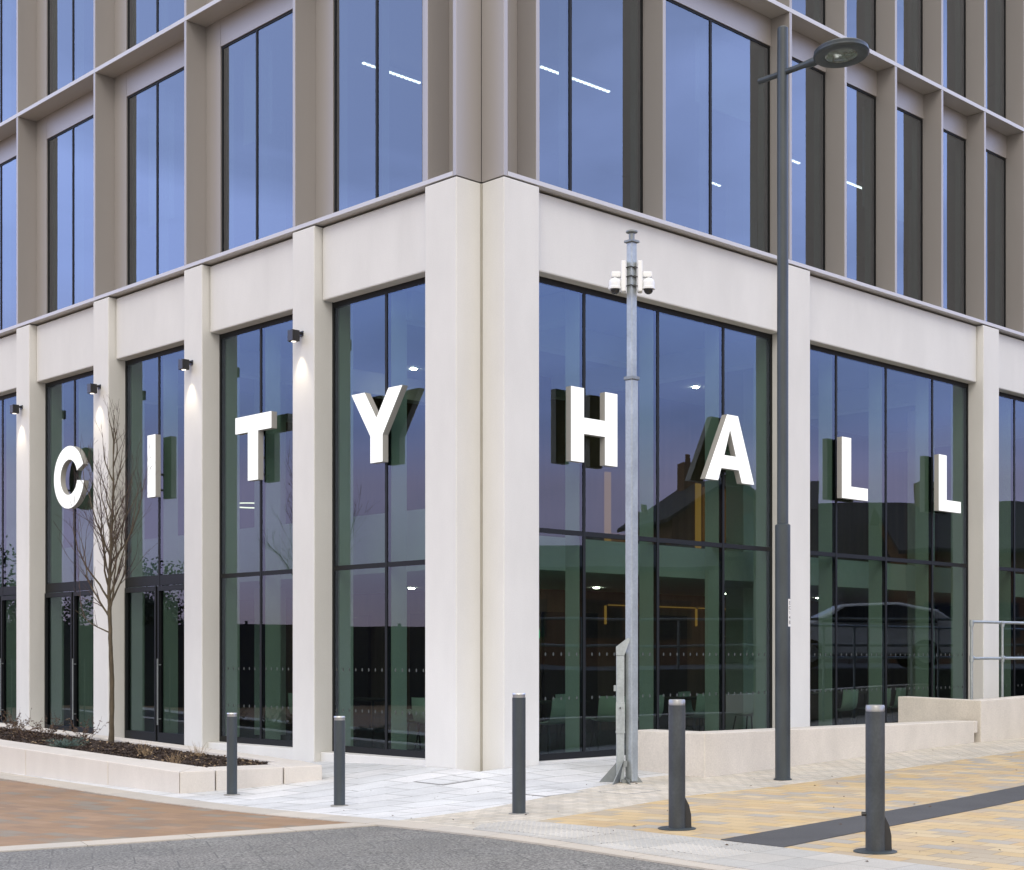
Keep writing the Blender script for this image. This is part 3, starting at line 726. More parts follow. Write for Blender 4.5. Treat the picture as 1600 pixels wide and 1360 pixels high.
# ------------------------------------------------------------------ street lamp
lx, ly = 2.2,-3.09; lz = gz(lx,ly)+.01
t = thing('street_lamp', 'tall dark grey street lamp with a flat round head', 'street lamp', (lx,ly,lz))
m = MB(); m.lathe([(.098,0),(.098,.02),(.093,.022),(.093,3.10),(.072,3.115)], n=32); m.lathe([(.112,0),(.112,.012)], n=32); m.build('pole', M['anthracite'], t, smooth=True)
m = MB(); m.lathe([(.0685,3.11),(.0685,8.6),(.066,9.15),(.05,9.165)], n=28); m.build('upper_pole', M['anthracite'], t, smooth=True)
m = MB(); m.tube([(0,.36,8.60),(0,-.40,8.615)], .036, 12); m.build('arm', M['anthracite'], t, smooth=True)
m = MB(); m.tube([(0,-.34,8.613),(0,-.45,8.615),(0,-.55,8.61)], [.045,.055,.04], 12); m.build('bracket', M['anthracite'], t, smooth=True)
hm = Matrix.Translation((0,-.855,8.565)) @ Matrix.Rotation(R(-4),4,'X') @ Matrix.Scale(.95,4)
m = MB(); m.lathe([(.20,.012),(.205,.004),(.25,-.004),(.325,.0),(.345,.02),(.345,.035),(.330,.045),(.333,.06),(.335,.075),(.31,.095),(.2,.12),(.0,.13)], n=48); m.xform(hm); m.build('lamp_head', M['anthracite'], t, smooth=True)
m = MB(); m.lathe([(.0,.000),(.12,.002),(.198,.010),(.198,.02)], n=40); m.xform(hm); m.build('lens', M['lens'], t, smooth=True)
# number label wrapped on the pole
la = TH+R(90)+R(20); la = math.atan2(-.71*.80-.71*.60*1.0, .704*.80-.704*.60)   # side facing right of the viewer
m = MB(); rr = .0945; vs = []; n = 6
for k in range(n+1):
    a = la-.30+.60*k/n
    for zz in (1.865,2.20): vs.append((rr*math.cos(a), rr*math.sin(a), zz))
m.add(vs, [(2*k,2*k+2,2*k+3,2*k+1) for k in range(n)])
lab = m.build('number_label', M['label_white'], t)
def text(s, size, mtx, mat, name, parent, thick=.0006):
    cu = bpy.data.curves.new('t','FONT'); cu.body = s; cu.size = size; cu.align_x = 'CENTER'; cu.align_y = 'CENTER'; cu.extrude = thick
    o = bpy.data.objects.new('t', cu); COL.objects.link(o); bpy.context.view_layer.update()
    me = bpy.data.meshes.new_from_object(o.evaluated_get(bpy.context.evaluated_depsgraph_get())); bpy.data.objects.remove(o)
    me.transform(mtx); me.materials.append(mat)
    q = bpy.data.objects.new(name, me); COL.objects.link(q); q.parent = parent; return q
nrm = Vector((math.cos(la), math.sin(la), 0)); rgt = Vector((-nrm.y, nrm.x, 0))
vs_m = []
for k, chh in enumerate('EC148'):
    mt = Matrix.Translation(nrm*.0955+Vector((0,0,2.15-.059*k))) @ Matrix(((rgt.x,0,nrm.x),(rgt.y,0,nrm.y),(0,1,0))).to_4x4()
    text(chh, .062, mt, M['black'], 'label_text', lab)

# ------------------------------------------------------------------ camera mast
mx_, my_ = .67,-2.0; mz = gz(mx_,my_)
t = thing('camera_mast', 'galvanised square steel mast carrying two white dome cameras', 'camera mast', (mx_,my_,mz))
rot45 = Matrix.Rotation(TH+R(-1),4,'Z')
def sq(m, s, z0, z1): m.prism([(s,0),(0,s),(-s,0),(0,-s)], z0, z1)
m = MB(); sq(m, .078, .02, 4.82); m.xform(Matrix.Rotation(TH,4,'Z')); m.build('lower_mast', M['galv'], t, bevel=.008)
m = MB(); sq(m, .062, 4.86, 6.46); m.xform(Matrix.Rotation(TH,4,'Z')); m.build('upper_mast', M['galv'], t, bevel=.006)
m = MB(); sq(m, .098, 4.82, 4.86); sq(m, .096, 6.46, 6.49); m.xform(Matrix.Rotation(TH,4,'Z')); m.build('collar', M['galv_dark'], t, bevel=.006)
m = MB(); m.lathe([(.045,6.49),(.035,6.50),(.035,6.57),(.07,6.585),(.07,6.60),(.03,6.615)], n=20); m.build('cap', M['galv_dark'], t, smooth=True)
u = Vector((math.sin(TH), -math.cos(TH), 0)); w = Vector((math.cos(TH), math.sin(TH), 0))      # along and away from the street view
bas = Matrix(((u.x,w.x,0,0),(u.y,w.y,0,0),(0,0,1,0),(0,0,0,1)))
m = MB(); m.box(-.185,-.088,-.05,.05,.03,1.53); m.xform(bas); m.build('hinge_column', M['galv'], t, bevel=.006)
m = MB(); 
pr = [(-.187,1.53),(-.088,1.53),(-.02,1.72),(-.045,1.74),(-.187,1.63)]
for s0, s1 in ((-.058,-.052),(.052,.058)):
    m.add([(a,s_,b_) for s_ in (s0,s1) for a, b_ in pr], [tuple(range(5)),tuple(range(9,4,-1))]+[(i,5+i,5+(i+1)%5,(i+1)%5) for i in range(5)])
m.box(-.187,-.088,-.052,.052,1.53,1.56); m.xform(bas); m.build('hinge_bracket', M['galv'], t)
m = MB(); m.box(-.19,-.084,-.06,-.052,.62,.97); m.box(-.192,-.08,-.062,.052,.60,.62); m.box(-.215,-.186,-.03,.02,1.10,1.17); m.tube([(-.14,-.06,.90),(-.14,-.075,.90)], .018, 10); m.xform(bas); m.build('access_plate', M['galv'], t)
m = MB(); m.tube([(-.14,-.062,.90),(-.14,-.085,.90)], .01, 8); m.xform(bas); m.build('lock', M['black'], t)
def gus(m, pts, d, th=.006):
    pts = [Vector(p) for p in pts]; d = Vector(d).normalized()*th; n = len(pts)
    m.add([p-d for p in pts]+[p+d for p in pts], [tuple(range(n)),tuple(range(2*n-1,n-1,-1))]+[(i,n+i,n+(i+1)%n,(i+1)%n) for i in range(n)])
m = MB()
gus(m, [(-.40,.02,.0),(-.17,.02,.0),(-.17,.02,.26)], (0,1,0)); gus(m, [(-.24,-.30,0),(-.15,-.05,0),(-.10,-.05,.28)], (1,.3,0))
gus(m, [(.05,0,0),(.14,0,0),(.06,0,.10)], (0,1,0)); m.box(-.12,-.02,-.12,.12,.0,.05); m.box(-.10,-.055,-.07,-.05,.20,.27)
gus(m, [(-.02,-.28,0),(-.08,-.06,0),(-.08,-.06,.08)], (1,0,0))
m.xform(bas); m.build('base_gusset', M['galv_dark'], t)
# straps
m = MB()
for zz in (5.94,6.05,6.16):
    m.tube([(-.075,-.01,zz),(-.01,-.072,zz+.006),(.02,-.066,zz-.008),(.075,-.01,zz+.004)], .007, 6); m.box(.02,.055,-.058,-.035,zz-.014,zz+.010)
m.xform(bas); m.build('strap', M['black'], t)
for s_ in (-1,1):
    m = MB(); m.box(s_*.070,s_*.128,-.06,.06,5.87,6.24); m.xform(bas); bk = m.build('camera_mount', M['white_plastic'], t, bevel=.012)
    m = MB(); m.box(s_*.128,s_*.245,-.04,.035,6.045,6.115); m.tube([(s_*.20,-.005,6.05),(s_*.20,-.005,6.02)], .025, 12); m.xform(bas); m.build('camera_arm', M['white_plastic'], t, bevel=.014)
    c = (s_*.20,-.005,0)
    m = MB(); m.lathe([(.058,5.905),(.079,5.905),(.080,5.93),(.074,5.936),(.077,5.985),(.070,6.01),(.05,6.028),(.02,6.034)], c, 28); m.xform(bas); cb = m.build('dome_camera', M['white_plastic'], t, smooth=True)
    m = MB(); m.lathe([(.0,5.846),(.02,5.849),(.038,5.858),(.051,5.876),(.056,5.898),(.056,5.905)], c, 24); m.xform(bas); m.build('dome', M['dome'], cb, smooth=True)

# ------------------------------------------------------------------ planter with tree and plants
t = thing('planter', 'long low stone planter filled with bark mulch', 'planter', (0,0,0))
A0 = Vector((-3.09,1.93)); B0 = Vector((-1.39,1.39)); YF = 15.0
inA = Vector((-2.56,2.46)); inB = Vector((-1.62,2.15)) 
def ptop(x, y): return .0+.0225*max(0,y-1.9)+.02*max(0,min(1,(x+3.09)/1.7))
def wallp(poly, nm='kerb_block'):
    mm = MB(); mm.prism(poly, [gz(*p)-.3 for p in poly], [ptop(*p) for p in poly]); mm.build(nm, M['planter_stone'], t, bevel=.012)
ys = [1.93,3.67,6.02,8.4,10.8,13.2,15]
for k in range(len(ys)-1):
    a, b_ = ys[k]+(.005 if k else 0), ys[k+1]-.005
    if k == 0: wallp([(-3.09,a),(-2.56,2.46-.06),(-2.58,b_),(-3.10,b_)])
    else: wallp([(-3.10,a),(-2.62,a),(-2.62,b_),(-3.10,b_)])
# end wall in three stones
ea, eb = Vector((-3.09,1.925)), Vector((-1.39,1.39)); d = eb-ea; nn = Vector((-d.y,d.x)).normalized()
c0, c1, c2 = ea+d*.245, ea+d*.72, eb
wallp([tuple(ea+Vector((.002,-.002))), tuple(c0-d.normalized()*.007), tuple(c0-d.normalized()*.007+nn*.46), (-2.557,2.394)])
wallp([tuple(c0+d.normalized()*.007), tuple(c1-d.normalized()*.007), tuple(c1-d.normalized()*.007+nn*.46), tuple(c0+d.normalized()*.007+nn*.46)])
wallp([tuple(c1+d.normalized()*.007), tuple(c2), tuple(c2+nn*.75), tuple(c1+d.normalized()*.007+nn*.75)])
yb = [2.15,4.6,7.0,9.4,12,15]
for k in range(len(yb)-1):
    a, b_ = yb[k]+.004, yb[k+1]-.004
    wallp([(-1.46,a),(-1.16+(.0 if k else 0),a),(-1.06,b_),(-1.34,b_)] if k == 0 else [(-1.34,a),(-1.06,a),(-1.06,b_),(-1.34,b_)])
def soil_z(x, y): return ptop(x,y)-.06+.05*math.exp(-((x+2.0)**2)*3)*min(1,max(0,(y-2.4)*.4))+.012*math.sin(x*9+y*5)*math.sin(y*7)
m = MB(); xs = np.linspace(-2.70,-1.35,12); yy = np.linspace(2.05,15,90); vs = [(x,y,soil_z(x,y)) for y in yy for x in xs]; nx_ = len(xs)
m.add(vs, [(j*nx_+i, j*nx_+i+1, (j+1)*nx_+i+1, (j+1)*nx_+i) for j in range(len(yy)-1) for i in range(nx_-1)]); m.build('soil', M['soil'], t)
m = MB(); rng = random.Random(3)
for k in range(9000):
    y = 2.2+8.3*rng.random()**1.4; x = -2.62+1.15*rng.random()
    if x < -2.52 and y < 2.6: continue
    z = soil_z(x,y)+rng.uniform(-.004,.022); a = rng.uniform(0,6.28); L = rng.uniform(.012,.038); W = rng.uniform(.006,.014); tl = rng.uniform(-.6,.6)
    ux, uy = math.cos(a), math.sin(a)
    p = [(x+ux*L-uy*W, y+uy*L+ux*W, z+tl*L), (x+ux*L+uy*W, y+uy*L-ux*W, z+tl*L+.004), (x-ux*L+uy*W, y-uy*L-ux*W, z-tl*L+.003), (x-ux*L-uy*W, y-uy*L+ux*W, z-tl*L)]
    m.add(p+[(q[0],q[1],q[2]+.005) for q in p], [(0,1,2,3),(7,6,5,4),(0,4,5,1),(1,5,6,2),(2,6,7,3),(3,7,4,0)], 1 if rng.random() < .07 else 0)
o = m.build('bark_mulch', [M['mulch'], M['dry_grass']]); tag(o, 'loose dark bark chips in the stone planter', 'mulch', kind='stuff')

def bare_tree(x, y, z, lab):
    t = thing('bare_tree', lab, 'tree', (x,y,z))
    rng = random.Random(11)
    tr = MB(); pts = [(0,0,-.15),(.012,-.005,.0),(.02,0,.5),(.025,.01,1.0),(.0,.0,1.5),(-.012,.01,2.05),(-.02,.012,2.4),(.0,0,2.9),(.02,-.02,3.5),(.03,-.02,4.2),(.05,-.03,5.25)]
    rr = [.052,.043,.037,.034,.032,.029,.025,.022,.016,.010,.004]
    sm = []; sr = []
    for i in range(len(pts)-1):
        for k in range(4):
            f = k/4; sm.append(Vector(pts[i]).lerp(Vector(pts[i+1]), f)+Vector((rng.uniform(-1,1),rng.uniform(-1,1),0))*.004); sr.append((rr[i]*(1-f)+rr[i+1]*f)*(1+.08*rng.uniform(-1,1)))
    tr.tube(sm, sr, 10); tr.build('trunk', M['bark'], t, smooth=True)
    br = MB()
    def trunk_at(h):
        for i in range(len(pts)-1):
            if pts[i][2] <= h <= pts[i+1][2]: return Vector(pts[i]).lerp(Vector(pts[i+1]), (h-pts[i][2])/(pts[i+1][2]-pts[i][2]))
        return Vector(pts[-1])
    def branch(p, d, L, r, lev):
        n = max(4, int(L/.09)); q = [p]; rs = [r]; dd = d.normalized()
        for k in range(n):
            dd = (dd+Vector((rng.gauss(0,.10),rng.gauss(0,.10),.055+rng.gauss(0,.06)))).normalized()
            q.append(q[-1]+dd*(L/n)); rs.append(max(.0016, r*(1-.85*(k+1)/n)))
        br.tube(q, rs, 6 if lev == 0 else 4, mi=0 if lev == 0 else 1)
        if lev < 3:
            cnt = {0: int(L*6.5), 1: int(L*5), 2: int(L*3.5)}[lev]
            for c in range(cnt):
                i = rng.randint(max(1,int(n*.18)), n-1); a = rng.uniform(0,6.28)
                ax = (q[i+1]-q[i]).normalized(); o_ = ax.orthogonal().normalized(); o_.rotate(Matrix.Rotation(a,3,ax))
                sp = rng.uniform(.35,.85)
                branch(q[i], (ax+o_*sp+Vector((0,0,.25))), L*rng.uniform(.18,.45)*(1 if lev else 1.1), max(.002, rs[i]*.55), lev+1)
    az = 0
    hs = sorted([1.95,2.05,2.12,2.2,2.25,2.32,2.4,2.5,2.55,2.65,2.75,2.85,2.95,3.05,3.2,3.35,3.5,3.65,3.8,4.0,4.2,4.4,4.6])
    for h in hs:
        az += 2.4+rng.uniform(-.4,.4); f = (h-1.9)/2.8
        out = rng.uniform(.38,.85)*(1-.35*f)
        L = (1.75 if h < 2.9 else 1.35)*(1-.55*f)*rng.uniform(.7,1.12)+.12
        branch(trunk_at(h), Vector((math.cos(az)*out, math.sin(az)*out, 1)), L, .0135*(1-.45*f)+.003, 0)
    ul = Vector((-math.sin(TH), math.cos(TH), 0))
    branch(trunk_at(1.72), ul*1.2+Vector((0,0,.55)), .62, .012, 0); branch(trunk_at(1.72)+ul*.38+Vector((0,0,.22)), ul*.2+Vector((0,0,1)), .9, .008, 1)
    br.build('branches', [M['bark'], M['twig']], t)
    return t
TREE = bare_tree(-1.51,6.60,.02,'slender leafless young tree standing in the stone planter')

def shrub(kind, x, y, lab):
    z = soil_z(x,y); t = thing(kind[0], lab, kind[1], (x,y,z)); rng = random.Random(int(x*100+y*977))
    if kind[0] == 'spreading_shrub':
        st_ = MB(); lf = MB()
        for k in range(70):
            a = rng.uniform(0,6.28); L = rng.uniform(.12,.36); p = [Vector((0,0,0))]; d_ = Vector((math.cos(a),math.sin(a),rng.uniform(.15,.6)))
            for i in range(5): d_ += Vector((rng.gauss(0,.15),rng.gauss(0,.15),-.03)); p.append(p[-1]+d_.normalized()*L/5)
            st_.tube(p, [.003]*5+[.001], 4)
            for i in range(28):
                q = p[rng.randint(1,4)].lerp(p[5], rng.random())+Vector((rng.gauss(0,.012),rng.gauss(0,.012),rng.gauss(.008,.012))); e = Vector((rng.gauss(0,1),rng.gauss(0,1),rng.uniform(.0,1.2))).normalized()*rng.uniform(.014,.028); w_ = e.orthogonal().normalized()*.0035
                lf.add([q-w_,q+e*.5+w_*1.2,q+e,q+e*.5-w_*1.2], [(0,1,2,3)])
        st_.build('stem', M['twig'], t); lf.build('foliage', M['leaf_blue'], t)
    elif kind[0] == 'twiggy_shrub':
        st_ = MB(); lf = MB()
        for k in range(16):
            a = rng.uniform(0,6.28); L = rng.uniform(.22,.52); p = [Vector((rng.gauss(0,.05),rng.gauss(0,.05),0))]; d_ = Vector((math.cos(a)*.8,math.sin(a)*.8,1))
            for i in range(6): d_ += Vector((rng.gauss(0,.22),rng.gauss(0,.22),rng.gauss(-.02,.12))); p.append(p[-1]+d_.normalized()*L/6)
            st_.tube(p, [.004,.004,.003,.003,.002,.002,.001], 4)
            for i in range(16):
                q = p[rng.randint(1,5)].lerp(p[rng.randint(2,6)], rng.random()); e = Vector((rng.gauss(0,1),rng.gauss(0,1),rng.gauss(0,.8))).normalized()*rng.uniform(.02,.045); w_ = e.orthogonal().normalized()*.009
                lf.add([q,q+e*.5+w_,q+e,q+e*.5-w_], [(0,1,2,3)])
        st_.build('stem', M['twig'], t); lf.build('foliage', M['leaf_brown'], t)
    else:
        st_ = MB()
        for k in range(46):
            a = rng.uniform(0,6.28); L = rng.uniform(.06,.24); d_ = Vector((math.cos(a)*rng.uniform(.1,.7),math.sin(a)*rng.uniform(.1,.7),1)); p = [Vector((rng.gauss(0,.04),rng.gauss(0,.04),0))]
            for i in range(3): d_ += Vector((rng.gauss(0,.15),rng.gauss(0,.15),-.1)); p.append(p[-1]+d_.normalized()*L/3)
            st_.tube(p, [.0025,.002,.0015,.001], 3)
        st_.build('stem', M['dry_grass'], t)
SP, TW, DG = ('spreading_shrub','shrub'), ('twiggy_shrub','shrub'), ('dry_grass_tuft','plant')
shrub(SP, -2.42,6.2, 'low blue green spreading shrub left of the tree foot')
shrub(TW, -1.75,8.2, 'twiggy brown shrub with few leaves, above the blue green one')
shrub(TW, -1.70,9.4, 'twiggy russet shrub before the left pillar foot')
shrub(TW, -2.2,8.0, 'russet low shrub at the left edge of the planter mulch')
shrub(TW, -1.6,7.3, 'small dark twiggy shrub nearest the tree trunk')
shrub(DG, -2.2,4.35, 'dry pale stalk tuft right of the tree foot')
shrub(DG, -2.5,3.05, 'dry pale stalk tuft nearest the planter corner')
shrub(DG, -1.75,3.7, 'dry stalk tuft by the back edge of the planter')

# ------------------------------------------------------------------ the other side of the streets (mirrored in the glass)
def local(px, dep, left, z=0):
    k = (px-900)/F; x = CX+dep*(math.cos(TH)+math.sin(TH)*k); y = CY+dep*(math.sin(TH)-math.cos(TH)*k)
    return (.66-x, y, z) if left else (x, .66-y, z)
# bank across the right-hand street: retaining wall with railing, parked car, houses
p0 = Vector(local(760,31,False)); p1 = Vector(local(1750,31,False)); d = (p1-p0).normalized(); nb = Vector((-d.y,d.x,0))
if nb.dot(Vector((CX+6,CY+6,0))-p0) > 0: nb = -nb
m = MB(); q = [p0-d*10, p1+d*10, p1+d*10+nb*60, p0-d*10+nb*60]
if (q[1]-q[0]).cross(q[2]-q[1]).z < 0: q = q[::-1]
m.prism([tuple(v[:2]) for v in q], -.4, 1.12); o = m.build('terrain', M['asphalt']); o['kind'] = 'structure'
t = thing('railing', 'plain dark steel railing along the raised street opposite', 'railing', tuple(p0+nb*.3+Vector((0,0,1.12))))
m = MB(); m.tube([(0,0,1.05),tuple(d*26+Vector((0,0,1.05)))], .03, 8); m.tube([(0,0,.5),tuple(d*26+Vector((0,0,.5)))], .03, 8); m.build('rail', M['galv_dark'], t)
for k in range(14):
    q_ = MB(); q_.tube([tuple(d*2*k),tuple(d*2*k+Vector((0,0,1.05)))], .03, 8); q_.build('post', M['galv_dark'], t)
def house(px, dep, left, w, dpt, eave, ridge, wallm, lab, face, base=1.12):
    x, y, z = local(px, dep, left); t = thing('house', lab, 'house', (x,y,base), face)
    m = MB(); m.box(-w/2,w/2,0,dpt,-1.6,eave)
    m.add([(-w/2,0,eave),(w/2,0,eave),(w/2,dpt,eave),(-w/2,dpt,eave),(-w/2+.02,dpt/2,ridge-.1),(w/2-.02,dpt/2,ridge-.1)], [(0,4,3),(1,2,5)]); m.build('wall', wallm, t)
    m = MB(); e = .35
    for s_, y_ in ((1,-e),(-1,dpt+e)):
        vs = [(-w/2-e,y_,eave-.15),(w/2+e,y_,eave-.15),(w/2+e,dpt/2,ridge),(-w/2-e,dpt/2,ridge)]
        m.add(vs+[(a,b_,c+.14) for a,b_,c in vs], [(0,1,2,3),(7,6,5,4),(0,4,5,1),(1,5,6,2),(2,6,7,3),(3,7,4,0)])
    rf = m.build('roof', M['roof'], t)
    m = MB(); m.box(w*.28,w*.28+.8,dpt/2-.4,dpt/2+.4,ridge-.8,ridge+1.0); m.lathe([(.14,ridge+1.0),(.12,ridge+1.35)],(w*.28+.4,dpt/2,0),10); m.build('chimney', wallm, rf)
    n = max(2, int(w/2.2))
    for k in range(n):
        for zz in (.9, 3.6):
            if zz+1.2 > eave: continue
            cx = -w/2+w*(k+.5)/n
            f = MB(); f.box(cx-.55,cx+.55,-.06,.02,zz,zz+1.25); wf = f.build('window', M['roof'], t)
            g = MB(); g.box(cx-.46,cx-.03,-.075,-.055,zz+.08,zz+1.17); g.box(cx+.03,cx+.46,-.075,-.055,zz+.08,zz+1.17); g.build('pane', M['car_glass'], wf)
fa = math.atan2(d.y,d.x) if nb.dot(Vector((-d.y,d.x,0))) > 0 else math.atan2(-d.y,-d.x)
house(1015,60,False,4.6,5,5.6,7.3,M['brick_brown'],'brown clad gabled house opposite the right facade',fa+R(70))
house(1150,58,False,11,8,4.1,5.2,M['brick'],'wide low red brick house beside the brown one',fa)
house(830,50,False,12,8,3.3,4.2,M['brick_brown'],'long low brown building at the end of the opposite row',fa)
house(1430,55,False,12,8,3.9,6.2,M['brick'],'red brick house with a tall chimney across the street',fa+R(6))
house(1620,52,False,9,8,4.0,5.8,M['brick_brown'],'brown house farthest along the opposite row',fa)
for px, dep, sc_, lab in ((1165,44,.95,'bare tree across the street beside the brown house'),(1325,46,.8,'small bare tree before the red brick house opposite')):
    x, y, z = local(px, dep, False)
    c = TREE.copy(); COL.objects.link(c); c.location = (x,y,1.0); c.rotation_euler = (0,0,px); c.scale = (sc_,)*3; c['label'] = lab
    for ch in TREE.children:
        d_ = ch.copy(); COL.objects.link(d_); d_.parent = c
# parked car
cxy = Vector(local(1345,33.5,False)); t = thing('parked_car', 'silver hatchback parked on the raised street opposite', 'car', (cxy.x,cxy.y,1.12), fa+R(180))
prof = [(-2.1,.30),(-2.1,.75),(-1.95,.95),(-1.2,1.05),(-.55,1.42),(.7,1.46),(1.55,1.30),(2.0,.95),(2.08,.55),(2.05,.30)]
m = MB(); n = len(prof); vs = []
for s_ in (-1,1):
    for a, b_ in prof: vs.append((a, s_*(.88 if b_ < 1 else .88-.22*(b_-1)/.46), b_))
m.add(vs, [tuple(range(n)),tuple(range(2*n-1,n-1,-1))]+[(i,n+i,n+(i+1)%n,(i+1)%n) for i in range(n)]); m.build('body', M['car_paint'], t, bevel=.05, smooth=True)
for s_ in (-1,1):
    m = MB(); yb_ = lambda z_: s_*(.885-.22*max(0,z_-1)/.46+.004)
    g = [(-1.05,1.02),(-.5,1.36),(.65,1.40),(1.4,1.25),(1.5,1.0)]
    m.add([(a, yb_(b_), b_) for a, b_ in g]+[(a, yb_(b_)-s_*.01, b_) for a, b_ in g], [tuple(range(5)),tuple(range(9,4,-1))]); m.build('window', M['car_glass'], t)
    for xx in (-1.3,1.25):
        m = MB(); m.tube([(xx,s_*.70,.32),(xx,s_*.90,.32)], .32, 20); wl = m.build('wheel', M['rubber'], t)
        m = MB(); m.tube([(xx,s_*.895,.32),(xx,s_*.91,.32)], .20, 16); m.build('rim', M['steel'], wl)
m = MB(); m.box(-2.13,-2.05,-.8,-.45,.62,.80); m.build('headlight', M['lens'], t); m = MB(); m.box(-2.13,-2.05,.45,.8,.62,.80); m.build('headlight', M['lens'], t)
# dark hoarding and a tree across the left-hand street
a0 = Vector(local(-100,46,True)); a1 = Vector(local(760,46,True)); d2 = (a1-a0).normalized()
m = MB(); rzh = math.atan2(d2.y,d2.x); Lh = (a1-a0).length
t = thing('hoarding', 'long dark boarded site hoarding across the left street', 'hoarding', tuple(a0), rzh)
m.box(0,Lh,-.05,.05,-.3,2.35); m.build('board', M['hoarding'], t)
for k in range(int(Lh/2.4)+1):
    q = MB(); q.box(k*2.4-.05,k*2.4+.05,-.09,-.052,-.3,2.45); q.build('post', M['black'], t)
def leafy(px, dep, left, h, r, lab, seed):
    x, y, z = local(px, dep, left, -.2); t = thing('leafy_tree', lab, 'tree', (x,y,z)); rng = random.Random(seed)
    m = MB(); m.tube([(0,0,-.2),(.05,0,h*.3),(0,.1,h*.75)], [.18,.14,.05], 8)
    for k in range(7):
        a = rng.uniform(0,6.28); m.tube([(0,0,h*.3),(math.cos(a)*r*.6,math.sin(a)*r*.6,h*.7)], [.07,.02], 6)
    m.build('trunk', M['bark'], t)
    c = MB(); cl = [Vector((rng.gauss(0,r*.45),rng.gauss(0,r*.45),h*.62+rng.gauss(0,h*.14))) for _ in range(26)]
    for k in range(7000):
        q = cl[rng.randrange(26)]+Vector((rng.gauss(0,1),rng.gauss(0,1),rng.gauss(0,.8)))*r*.2; e = Vector((rng.gauss(0,1),rng.gauss(0,1),rng.gauss(0,1))).normalized(); w_ = e.orthogonal().normalized()
        c.add([q,q+e*.06+w_*.035,q+e*.12,q+e*.06-w_*.035], [(0,1,2,3)])
    c.build('crown', M['leaf_green'], t)
leafy(230,47,True,4.2,1.5,'dark bushy evergreen behind the hoarding across the left street',5)
leafy(60,48,True,4.6,1.7,'tall dark evergreen at the far end of the hoarding',6)

# ------------------------------------------------------------------ sky and sun
SUN_EL, SUN_AZ = R(42), R(222)      # direction towards the sun (azimuth from +X)
w = bpy.data.worlds.new('World'); scene.world = w; w.use_nodes = True
T = w.node_tree; T.nodes.clear()
out = T.nodes.new('ShaderNodeOutputWorld'); bg = T.nodes.new('ShaderNodeBackground'); T.links.new(bg.outputs[0], out.inputs[0])
sky = T.nodes.new('ShaderNodeTexSky'); sky.sky_type = 'NISHITA'; sky.sun_disc = False; sky.sun_elevation = SUN_EL; sky.sun_rotation = R(90)-SUN_AZ
sky.air_density = 1.2; sky.dust_density = 2.0; sky.ozone_density = 2.0
tc = T.nodes.new('ShaderNodeTexCoord'); mp = T.nodes.new('ShaderNodeMapping'); mp.inputs['Scale'].default_value = (1,1,3.4); T.links.new(tc.outputs['Generated'], mp.inputs[0])
nz = T.nodes.new('ShaderNodeTexNoise'); nz.inputs['Scale'].default_value = 2.7; nz.inputs['Detail'].default_value = 7; nz.inputs['Roughness'].default_value = .52; nz.inputs['Distortion'].default_value = .4
T.links.new(mp.outputs[0], nz.inputs['Vector'])
cr = T.nodes.new('ShaderNodeValToRGB'); cr.color_ramp.elements[0].position = .38; cr.color_ramp.elements[0].color = (.62,.62,.62,1); cr.color_ramp.elements[1].position = .60; cr.color_ramp.elements[1].color = (.92,.92,.92,1)
T.links.new(nz.outputs['Fac'], cr.inputs[0])
# cloud colour: lavender grey, pink low down, whiter overhead
sx = T.nodes.new('ShaderNodeSeparateXYZ'); T.links.new(tc.outputs['Generated'], sx.inputs[0])
cc = T.nodes.new('ShaderNodeValToRGB'); el = cc.color_ramp.elements
el[0].position = 0; el[0].color = (.70,.50,.50,1); el[1].position = 1; el[1].color = (.95,.92,.88,1)
for p, c in ((.06,(.70,.58,.76,1)),(.115,(.84,.70,.96,1)),(.155,(.64,.74,1.24,1)),(.24,(.66,.86,1.55,1)),(.45,(.68,.86,1.45,1)),(.68,(.88,.87,.85,1))):
    e = el.new(p); e.color = c
T.links.new(sx.outputs['Z'], cc.inputs[0])
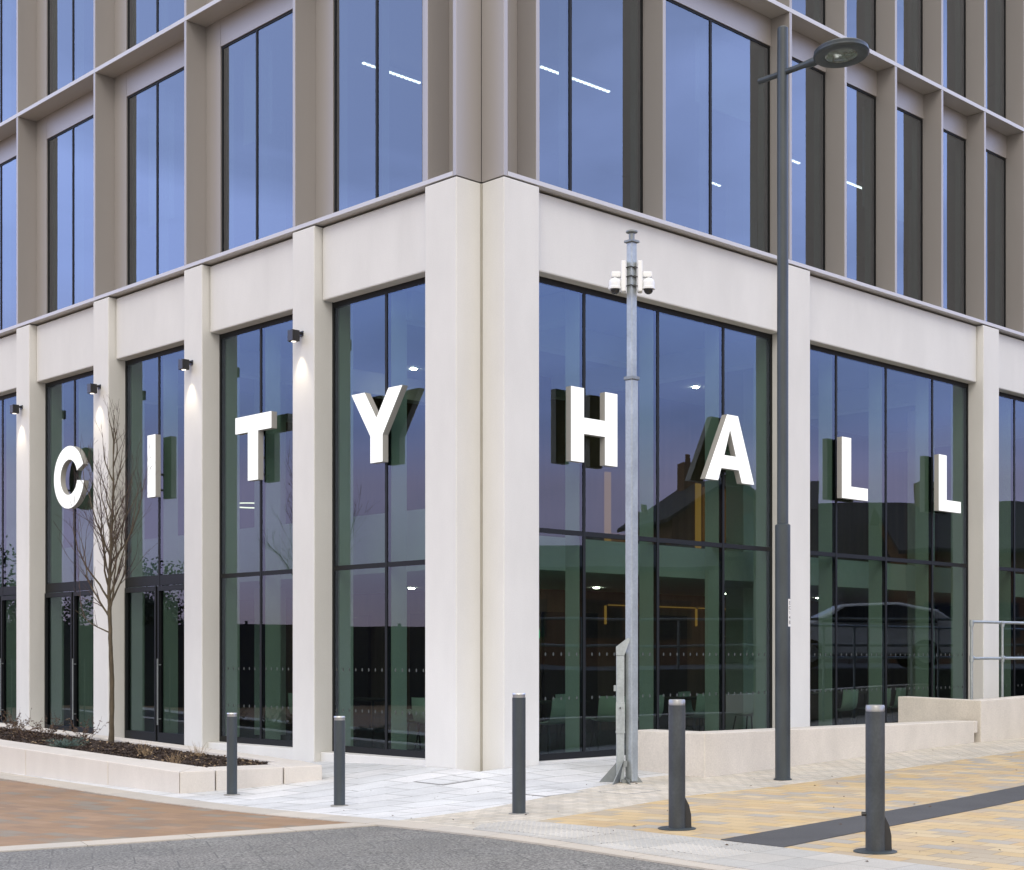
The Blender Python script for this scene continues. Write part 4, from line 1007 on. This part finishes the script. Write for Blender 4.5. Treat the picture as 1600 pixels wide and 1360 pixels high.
# towards the sun the low sky is a pale warm white instead
vm = T.nodes.new('ShaderNodeVectorMath'); vm.operation = 'DOT_PRODUCT'; vm.inputs[1].default_value = (math.cos(SUN_AZ), math.sin(SUN_AZ), .25); T.links.new(tc.outputs['Generated'], vm.inputs[0])
ma = T.nodes.new('ShaderNodeMapRange'); ma.interpolation_type = 'SMOOTHSTEP'; ma.inputs['From Min'].default_value = .30; ma.inputs['From Max'].default_value = .85; T.links.new(vm.outputs['Value'], ma.inputs['Value'])
wm = T.nodes.new('ShaderNodeMix'); wm.data_type = 'RGBA'; T.links.new(ma.outputs[0], wm.inputs[0]); T.links.new(cc.outputs[0], wm.inputs[6]); wm.inputs[7].default_value = (.84,.78,.71,1)
cm = T.nodes.new('ShaderNodeMix'); cm.data_type = 'RGBA'; cm.blend_type = 'MULTIPLY'; cm.inputs[0].default_value = 1; cm.inputs[7].default_value = (17,17,17,1); T.links.new(wm.outputs[2], cm.inputs[6])
mx = T.nodes.new('ShaderNodeMix'); mx.data_type = 'RGBA'; T.links.new(cr.outputs[0], mx.inputs[0]); T.links.new(sky.outputs[0], mx.inputs[6]); T.links.new(cm.outputs[2], mx.inputs[7])
T.links.new(mx.outputs[2], bg.inputs[0]); bg.inputs[1].default_value = .13
sl = bpy.data.lights.new('sun', 'SUN'); sl.energy = .85; sl.angle = R(25); sl.color = (1,.95,.88)
so = bpy.data.objects.new('sun', sl); COL.objects.link(so)
sd = Vector((math.cos(SUN_EL)*math.cos(SUN_AZ), math.cos(SUN_EL)*math.sin(SUN_AZ), math.sin(SUN_EL)))
so.rotation_euler = (-sd).to_track_quat('-Z','Y').to_euler(); so.location = sd*60

scene.view_settings.view_transform = 'Standard'; scene.view_settings.look = 'None'; scene.view_settings.exposure = 0; scene.view_settings.gamma = 1
scene.render.engine = 'CYCLES'
cy = scene.cycles
cy.max_bounces = 10; cy.transparent_max_bounces = 24; cy.glossy_bounces = 5; cy.diffuse_bounces = 4; cy.transmission_bounces = 8
cy.caustics_reflective = False; cy.caustics_refractive = False; cy.sample_clamp_indirect = 6
cy.use_denoising = True
